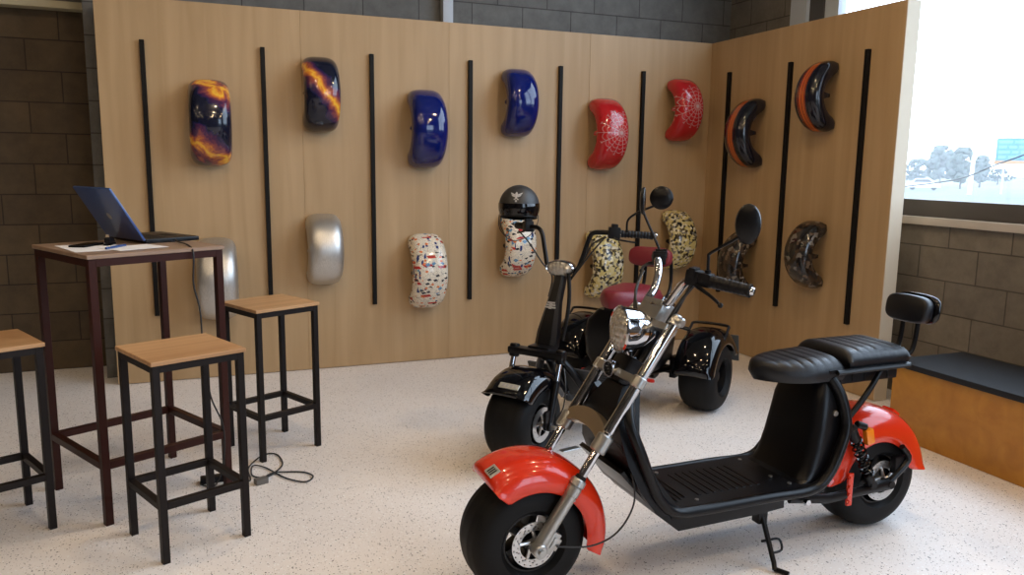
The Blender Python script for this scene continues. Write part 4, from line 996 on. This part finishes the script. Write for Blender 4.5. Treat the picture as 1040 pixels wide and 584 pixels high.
box(bm, (0.10, -0.06, 0.505), (0.20, 0.06, 0.56), 0.012)
obj('fork_bridge', bm, 'black_satin', TK)
# tapering column with its wing badge
bm = B()
def csec(x, z, hx, hy): return [Vector((x+hx*a, hy*b, z)) for a, b in ((-1, -0.6), (-1, 0.6), (-0.5, 1), (0.6, 1), (1, 0.6), (1, -0.6), (0.6, -1), (-0.5, -1))]
loft(bm, [csec(0.185, 0.545, 0.035, 0.060), csec(0.205, 0.62, 0.034, 0.057), csec(0.255, 0.76, 0.028, 0.036), csec(0.315, 0.885, 0.026, 0.028), csec(0.33, 0.92, 0.028, 0.034)])
col_ = obj('steering_column', bm, 'black_satin', TK, ang=0.5)
bm = B()
mxb = Matrix.Translation((0.196, -0.008, 0.735)) @ Matrix.Rotation(R_(21), 4, 'Y')
prism(bm, [(-0.0, 0.0), (0.002, 0.0), (0.002, 0.03), (0.0, 0.03)], -0.008, 0.008, mx=mxb)
for s in (-1, 1):
    for k in range(3):
        prism(bm, [(0, 0.004+k*0.012), (0.002, 0.004+k*0.012), (0.002, 0.012+k*0.012), (0, 0.012+k*0.012)], min(0, s*(0.030-k*0.004)), max(0, s*(0.030-k*0.004)), mx=mxb)
obj('wing_badge', bm, 'grey_mark', col_)
bm = B(); pts = []
cp = smoothpath([(0.295, -0.055, 0.90), (0.27, -0.075, 0.80), (0.245, -0.080, 0.70), (0.215, -0.072, 0.58)], 12)
tube(bm, cp, 0.007, 8)
for i in range(len(cp)-1):
    for q in (0, 0.5):
        c = cp[i].lerp(cp[i+1], q); cyl(bm, c-(cp[i+1]-cp[i]).normalized()*0.0025, c+(cp[i+1]-cp[i]).normalized()*0.0025, 0.0098, 10)
obj('spiral_cable', bm, 'rail', TK)
# headlight / dash pod
DP = Vector((0.300, 0.0, 0.925)); DA = Vector((-1, -0.05, -0.05)).normalized()
def ell(prof, scale, name, m, parent, seg=36):
    t4 = bmesh.new(); lathe(t4, prof, (0, 0, 0), (0, 0, 1), seg); bmesh.ops.scale(t4, vec=scale, verts=t4.verts); bm = B(); merge(bm, t4, frame_to(DA, DP)); return obj(name, bm, m, parent)
hp = ell([(0, -0.10), (0.03, -0.095), (0.055, -0.07), (0.068, -0.03), (0.072, 0.0), (0.066, 0.004), (0, 0.002)], (1.02, 0.58, 1), 'headlight_pod', 'black_paint', TK)
ell([(0.074, -0.012), (0.077, 0.0), (0.072, 0.010), (0.066, 0.004)], (1.02, 0.58, 1), 'headlight_rim', 'chrome', hp)
ell([(0.068, 0.002), (0.055, 0.014), (0.03, 0.020), (0, 0.022)], (1.0, 0.56, 1), 'lens', 'lens', hp)
bm = B()
tube(bm, [(0.335, -0.03, 0.900), (0.325, -0.085, 0.925), (0.315, -0.120, 0.99), (0.305, -0.155, 1.075), (0.302, -0.180, 1.112), (0.312, -0.23, 1.118), (0.345, -0.305, 1.114)], 0.0115, 12, smooth=6)
tube(bm, [(0.335, 0.03, 0.900), (0.33, 0.085, 0.925), (0.34, 0.110, 0.99), (0.35, 0.135, 1.08), (0.37, 0.17, 1.112), (0.40, 0.23, 1.116), (0.43, 0.29, 1.112)], 0.0115, 12, smooth=6)
tube(bm, [(0.335, -0.03, 0.900), (0.335, 0.03, 0.900)], 0.0115, 12)
obj('handlebar', bm, 'black_satin', TK)
for s in (-1, 1):
    g0, g1 = (Vector((0.345, -0.305, 1.114)), Vector((0.435, -0.435, 1.106))) if s < 0 else (Vector((0.43, 0.285, 1.112)), Vector((0.53, 0.405, 1.106))); d = (g1-g0).normalized(); L = (g1-g0).length
    bm = B(); prof = [(0, 0), (0.022, 0)]
    for k in range(9): h0 = 0.005+k*(L-0.02)/9; prof += [(0.0165, h0), (0.0185, h0+0.004), (0.0185, h0+0.008), (0.0165, h0+0.011)]
    prof += [(0.020, L-0.008), (0.020, L), (0, L)]; lathe(bm, prof, g0, d, 16); obj('grip', bm, 'black_plastic', TK)
    bm = B(); cyl(bm, g1, g1+d*0.018, 0.018, 16, bev=0.004); cyl(bm, g0-d*0.012, g0, 0.0195, 16); obj('bar_end', bm, 'chrome', TK)
    bm = B(); q = g0-d*0.03; mq = frame_to(d, q); box(bm, (-0.024, -0.026, -0.028), (0.024, 0.030, 0.028), 0.008, mq); box(bm, (-0.02, 0.02, -0.015), (0.018, 0.045, 0.015), 0.005, mq); obj('switch_cluster', bm, 'black_plastic', TK)
    bm = B(); tube(bm, [q+Vector((-0.02, 0, -0.015)), g0+Vector((-0.035, 0, -0.025)), g0+d*0.09+Vector((-0.035, 0, -0.035))], 0.005, 8, smooth=4); obj('brake_lever', bm, 'black_satin', TK)
    if s < 0:
        mc = Vector((0.33, -0.515, 1.293)); mn = Vector((0.93, 0.32, 0.0)).normalized()
        bm = B(); tube(bm, [(0.312, -0.355, 1.125), (0.306, -0.362, 1.185), (0.31, -0.415, 1.225), (0.325, -0.49, 1.26), mc], 0.0055, 8, smooth=5); obj('mirror_stem', bm, 'black_satin', TK)
        bm = B(); lathe(bm, [(0, -0.016), (0.03, -0.014), (0.048, -0.006), (0.054, 0.0), (0.054, 0.004), (0.05, 0.007), (0, 0.007)], mc, mn, 32); mh = obj('mirror', bm, 'black_satin', TK)
        bm = B(); lathe(bm, [(0, 0.0070), (0.047, 0.0070), (0.047, 0.0077), (0, 0.0077)], mc, mn, 32); obj('mirror_glass', bm, 'chrome', mh)
bm = B()
tube(bm, [(0.30, 0.25, 1.10), (0.27, 0.17, 1.05), (0.29, 0.10, 0.95), (0.31, 0.05, 0.88), (0.27, 0.045, 0.78)], 0.004, 8, smooth=6)
tube(bm, [(0.30, -0.25, 1.10), (0.28, -0.19, 1.06), (0.29, -0.14, 0.98), (0.31, -0.06, 0.88)], 0.004, 8, smooth=6)
tube(bm, [(0.29, -0.25, 1.095), (0.27, -0.20, 1.03), (0.29, -0.12, 0.94), (0.31, -0.05, 0.86)], 0.004, 8, smooth=6)
obj('control_cable', bm, 'cord', TK)
bm = B(); tube(bm, [(0.11, -0.145, 0.47), (0.06, -0.185, 0.40), (0.05, -0.18, 0.30), (0.03, -0.155, 0.24)], 0.0035, 8, smooth=6); obj('brake_hose', bm, 'cord', TK)
# frame and floor
bm = B()
cyl(bm, (0.195, 0, 0.47), (0.225, 0, 0.57), 0.032, 18, bev=0.004)
for s in (-1, 1):
    tube(bm, [(0.205, s*0.02, 0.52), (0.27, s*0.09, 0.42), (0.36, s*0.15, 0.28), (0.46, s*0.17, 0.215), (0.80, s*0.175, 0.21), (1.0, s*0.17, 0.23), (1.08, s*0.15, 0.40), (1.10, s*0.13, 0.56)], 0.020, 10, smooth=6)
tube(bm, [(0.21, 0, 0.50), (0.31, 0, 0.37), (0.42, 0, 0.24), (0.60, 0, 0.21)], 0.03, 12, smooth=6)
obj('frame', bm, 'black_satin', TK)
bm = B(); prism(bm, [(0.30, 0.42), (0.32, 0.42), (0.41, 0.275), (0.48, 0.248), (1.04, 0.248), (1.04, 0.232), (0.46, 0.232), (0.38, 0.262)], -0.185, 0.185, bevel=0.003); fb = obj('floorboard', bm, mat('grey_mat', (0.028, 0.029, 0.030), 0.55, bump=0.4, bscale=200), TK)
bm = B()
for k in range(10): box(bm, (0.52+k*0.045, -0.14, 0.2475), (0.534+k*0.045, 0.14, 0.2500), 0.001, seg=1)
obj('foot_mat_ribs', bm, 'black_satin', fb)
bm = B(); loft(bm, [rsec(1.02, 1.28, 0.25, 0.19), rsec(1.0, 1.32, 0.32, 0.225), rsec(0.99, 1.33, 0.44, 0.235), rsec(0.99, 1.32, 0.53, 0.215), rsec(1.0, 1.29, 0.60, 0.15)]); obj('battery_box', bm, 'black_satin', TK)
bm = B(); cyl(bm, (WB, -TR+0.05, WR), (WB, TR-0.05, WR), 0.026, 16); cyl(bm, (WB, -0.10, WR), (WB, 0.06, WR), 0.075, 24, bev=0.01)
for s in (-1, 1):
    box(bm, (WB-0.05, s*0.22-0.02, 0.17), (WB+0.03, s*0.22+0.02, 0.30), 0.006); tube(bm, [(1.05, s*0.14, 0.24), (WB, s*0.2, 0.22)], 0.018, 10)
    tube(bm, [(WB-0.12, s*0.12, 0.50), (WB-0.08, s*0.25, 0.50), (WB-0.04, s*(TR-0.1), 0.48)], 0.012, 8)
    cyl(bm, (WB-0.02, s*0.19, 0.28), (WB-0.10, s*0.16, 0.52), 0.020, 14)
obj('rear_axle', bm, 'black_satin', TK)
bm = B(); cyl(bm, (1.16, 0, 0.59), (1.16, 0, 0.63), 0.06, 20); box(bm, (0.98, -0.09, 0.600), (1.40, 0.09, 0.625), 0.006)
tube(bm, [(1.36, -0.09, 0.61), (1.50, -0.09, 0.64), (1.545, -0.09, 0.72), (1.55, -0.085, 0.85)], 0.011, 10, smooth=5); tube(bm, [(1.36, 0.09, 0.61), (1.50, 0.09, 0.64), (1.545, 0.09, 0.72), (1.55, 0.085, 0.85)], 0.011, 10, smooth=5)
obj('seat_frame', bm, 'black_satin', TK)
seat(TK, 'seat', 0.86, 1.29, 0.150, 0.635, 0.735, 0.001, True, 'red_vinyl')
pad(TK, 'backrest', (1.50, 0.035, 0.872), 0.140, 0.062, 0.06, 'red_vinyl', 0.14)
for s in (-1, 1):
    bm = B(); box(bm, (0.988, s*0.205-0.025, 0.212), (1.012, s*0.205+0.025, 0.230), 0.005); cyl(bm, (1.0, s*0.17, 0.220), (1.0, s*0.235, 0.220), 0.008, 10); obj('red_foot_peg', bm, 'red_plastic', TK)
bm = B(); tube(bm, [(0.60, -0.17, 0.20), (0.60, -0.21, 0.08), (0.60, -0.23, 0.006)], 0.010, 8); obj('kickstand', bm, 'black_satin', TK)

# ================================================================== HELMET
def helmet():
    P = Vector((1.413, 3.380, 0)) + 0.43*Vector((0.819, 0.574, 0)) + 0.333*Vector((-0.574, 0.819, 0)) + Vector((0, 0, 1.218))
    fa = math.atan2(-P.y, -P.x) - R_(8)        # faces the visitor side
    e = empty('helmet', P-Vector((0, 0, 0.085)), fa, 'black half helmet with a small grey crest, hung over the trike grip', 'helmet')
    def hp_(r_in, zlow, zhigh, m, name, rs=1.0):
        bm = B(); na, nb = 40, 18; G = []
        for rr in (1.0, 0.93):
            g = []
            for i in range(nb+1):
                t = i/nb
                row = []
                for k in range(na):
                    a = 2*PI*k/na; low = zlow + 0.016*math.cos(a)   # front rim slightly higher
                    th = (PI/2-zhigh)*(1-t) + t*(PI/2-math.asin(max(-0.99, min(0.99, low/0.115))))
                    R0 = 0.112*rs*rr
                    ex = 1.10 if math.cos(a) >= 0 else 1.14
                    row.append(bm.verts.new((R0*ex*math.sin(th)*math.cos(a), R0*0.96*math.sin(th)*math.sin(a), 0.085+R0*1.0*math.cos(th))))
                g.append(row)
            G.append(g)
            for i in range(nb):
                for k in range(na): bm.faces.new((g[i][k], g[i][(k+1) % na], g[i+1][(k+1) % na], g[i+1][k]))
        for i in (0, nb):
            if i == 0 and zhigh > 1.5: continue
            for k in range(na): bm.faces.new((G[0][i][k], G[0][i][(k+1) % na], G[1][i][(k+1) % na], G[1][i][k]))
        bmesh.ops.remove_doubles(bm, verts=bm.verts[:], dist=0.0002)
        return obj(name, bm, m, e, ang=0.8)
    hp_(0, -0.055, 1.569, mat('matte_black', (0.018, 0.018, 0.019), 0.5), 'shell')
    hp_(0, -0.060, 0.16, 'black_paint', 'gloss_band', 1.035)
    bm = B(); # rim bead
    pts = []
    for k in range(40):
        a = 2*PI*k/40; low = -0.060+0.016*math.cos(a); th = PI/2-math.asin(low/0.115); R0 = 0.1155; ex = 1.10 if math.cos(a) >= 0 else 1.14
        pts.append((R0*ex*math.sin(th)*math.cos(a), R0*0.96*math.sin(th)*math.sin(a), 0.085+R0*math.cos(th)))
    tube(bm, pts, 0.005, 8, closed=True); obj('rim_bead', bm, 'rail', e)
    # winged crest on the front
    def on(y, z, r=0.1135):   # point on the shell front
        s = z-0.085; q = math.sqrt(max(0, 1-(s/r)**2-(y/(r*0.96))**2)); return Vector((1.10*r*q, y, z))
    bm = B()
    def patch(poly):
        bm.faces.new([bm.verts.new(on(y, z, 0.1145)) for y, z in poly])
        bm.faces.new([bm.verts.new(on(y, z, 0.1132)) for y, z in poly][::-1])
    patch([(-0.005, 0.130), (0.005, 0.130), (0.007, 0.155), (0.0, 0.164), (-0.007, 0.155)])
    for s in (-1, 1):
        patch([(s*0.006, 0.150), (s*0.030, 0.160), (s*0.028, 0.152), (s*0.008, 0.144)]); patch([(s*0.006, 0.143), (s*0.026, 0.149), (s*0.022, 0.142), (s*0.008, 0.137)]); patch([(s*0.003, 0.132), (s*0.014, 0.126), (s*0.010, 0.122), (s*0.001, 0.128)])
    patch([(-0.006, 0.112), (0.006, 0.112), (0.004, 0.122), (-0.004, 0.122)])
    obj('crest', bm, 'grey_mark', e)
    bm = B()
    tube(bm, [(0.01, -0.105, 0.04), (0.03, -0.100, -0.03), (0.03, -0.055, -0.085), (0.02, -0.01, -0.10)], 0.0045, 6, smooth=5, flat=(1, 0.5))
    tube(bm, [(-0.04, -0.100, 0.035), (0.0, -0.100, -0.02), (0.03, -0.062, -0.080)], 0.0045, 6, smooth=5, flat=(1, 0.5))
    tube(bm, [(0.01, 0.105, 0.04), (0.02, 0.100, -0.01), (0.03, 0.060, -0.070), (0.03, -0.01, -0.098)], 0.0045, 6, smooth=5, flat=(1, 0.5))
    obj('chin_strap', bm, 'cord', e)
helmet()

bm = B(); box(bm, (-0.055, -0.020, 0), (0.055, 0.020, 0.004), 0.0015, seg=1); o = obj('floor_plate', bm, 'alloy'); o.location = (1.70, 3.47, 0); o.rotation_euler = (0, 0, R_(12))
tag(o, 'small flat grey metal plate lying on the floor between scooter fork and trike', 'metal plate')

# ================================================================== CEILING LAMPS (shop lights, above the frame)
for i, y in enumerate((-1.4, 0.2, 1.8, 3.4)):
    for j, x in enumerate((-3.4, -1.5, 0.4, 2.3)):
        bm = B(); lathe(bm, [(0, 0.10), (0.07, 0.10), (0.075, 0.0), (0.065, 0.0), (0.062, 0.03), (0, 0.03)], (x, y, 3.40), seg=24); cyl(bm, (x, y, 3.49), (x, y, 5.6), 0.006, 8)
        ho = obj('pendant_lamp', bm, 'white_enamel'); tag(ho, 'round hanging pendant light, row %s from the display wall, %s' % (('farthest', 'third', 'second', 'nearest')[i], ('far left', 'left of centre', 'right of centre', 'by the window')[j]), 'ceiling lamp', 'pendant lights')
        bm = B(); lathe(bm, [(0, 0.012), (0.05, 0.012), (0.05, 0.018), (0, 0.018)], (x, y, 3.40), seg=20); obj('diffuser', bm, MT.setdefault('lamp_glow', mat('lamp_glow', (1.0, 0.80, 0.58), 0.5, emit=60)), ho)
        l = bpy.data.lights.new('downlight', 'SPOT'); l.energy = LAMP_W * (0.55, 0.85, 1.6, 1.7)[j]; l.color = (1.0, 0.72, 0.42); l.spot_size = R_(172); l.spot_blend = 0.3; l.shadow_soft_size = 0.06
        lo = bpy.data.objects.new('downlight', l); C.objects.link(lo); lo.location = (x, y, 3.395)
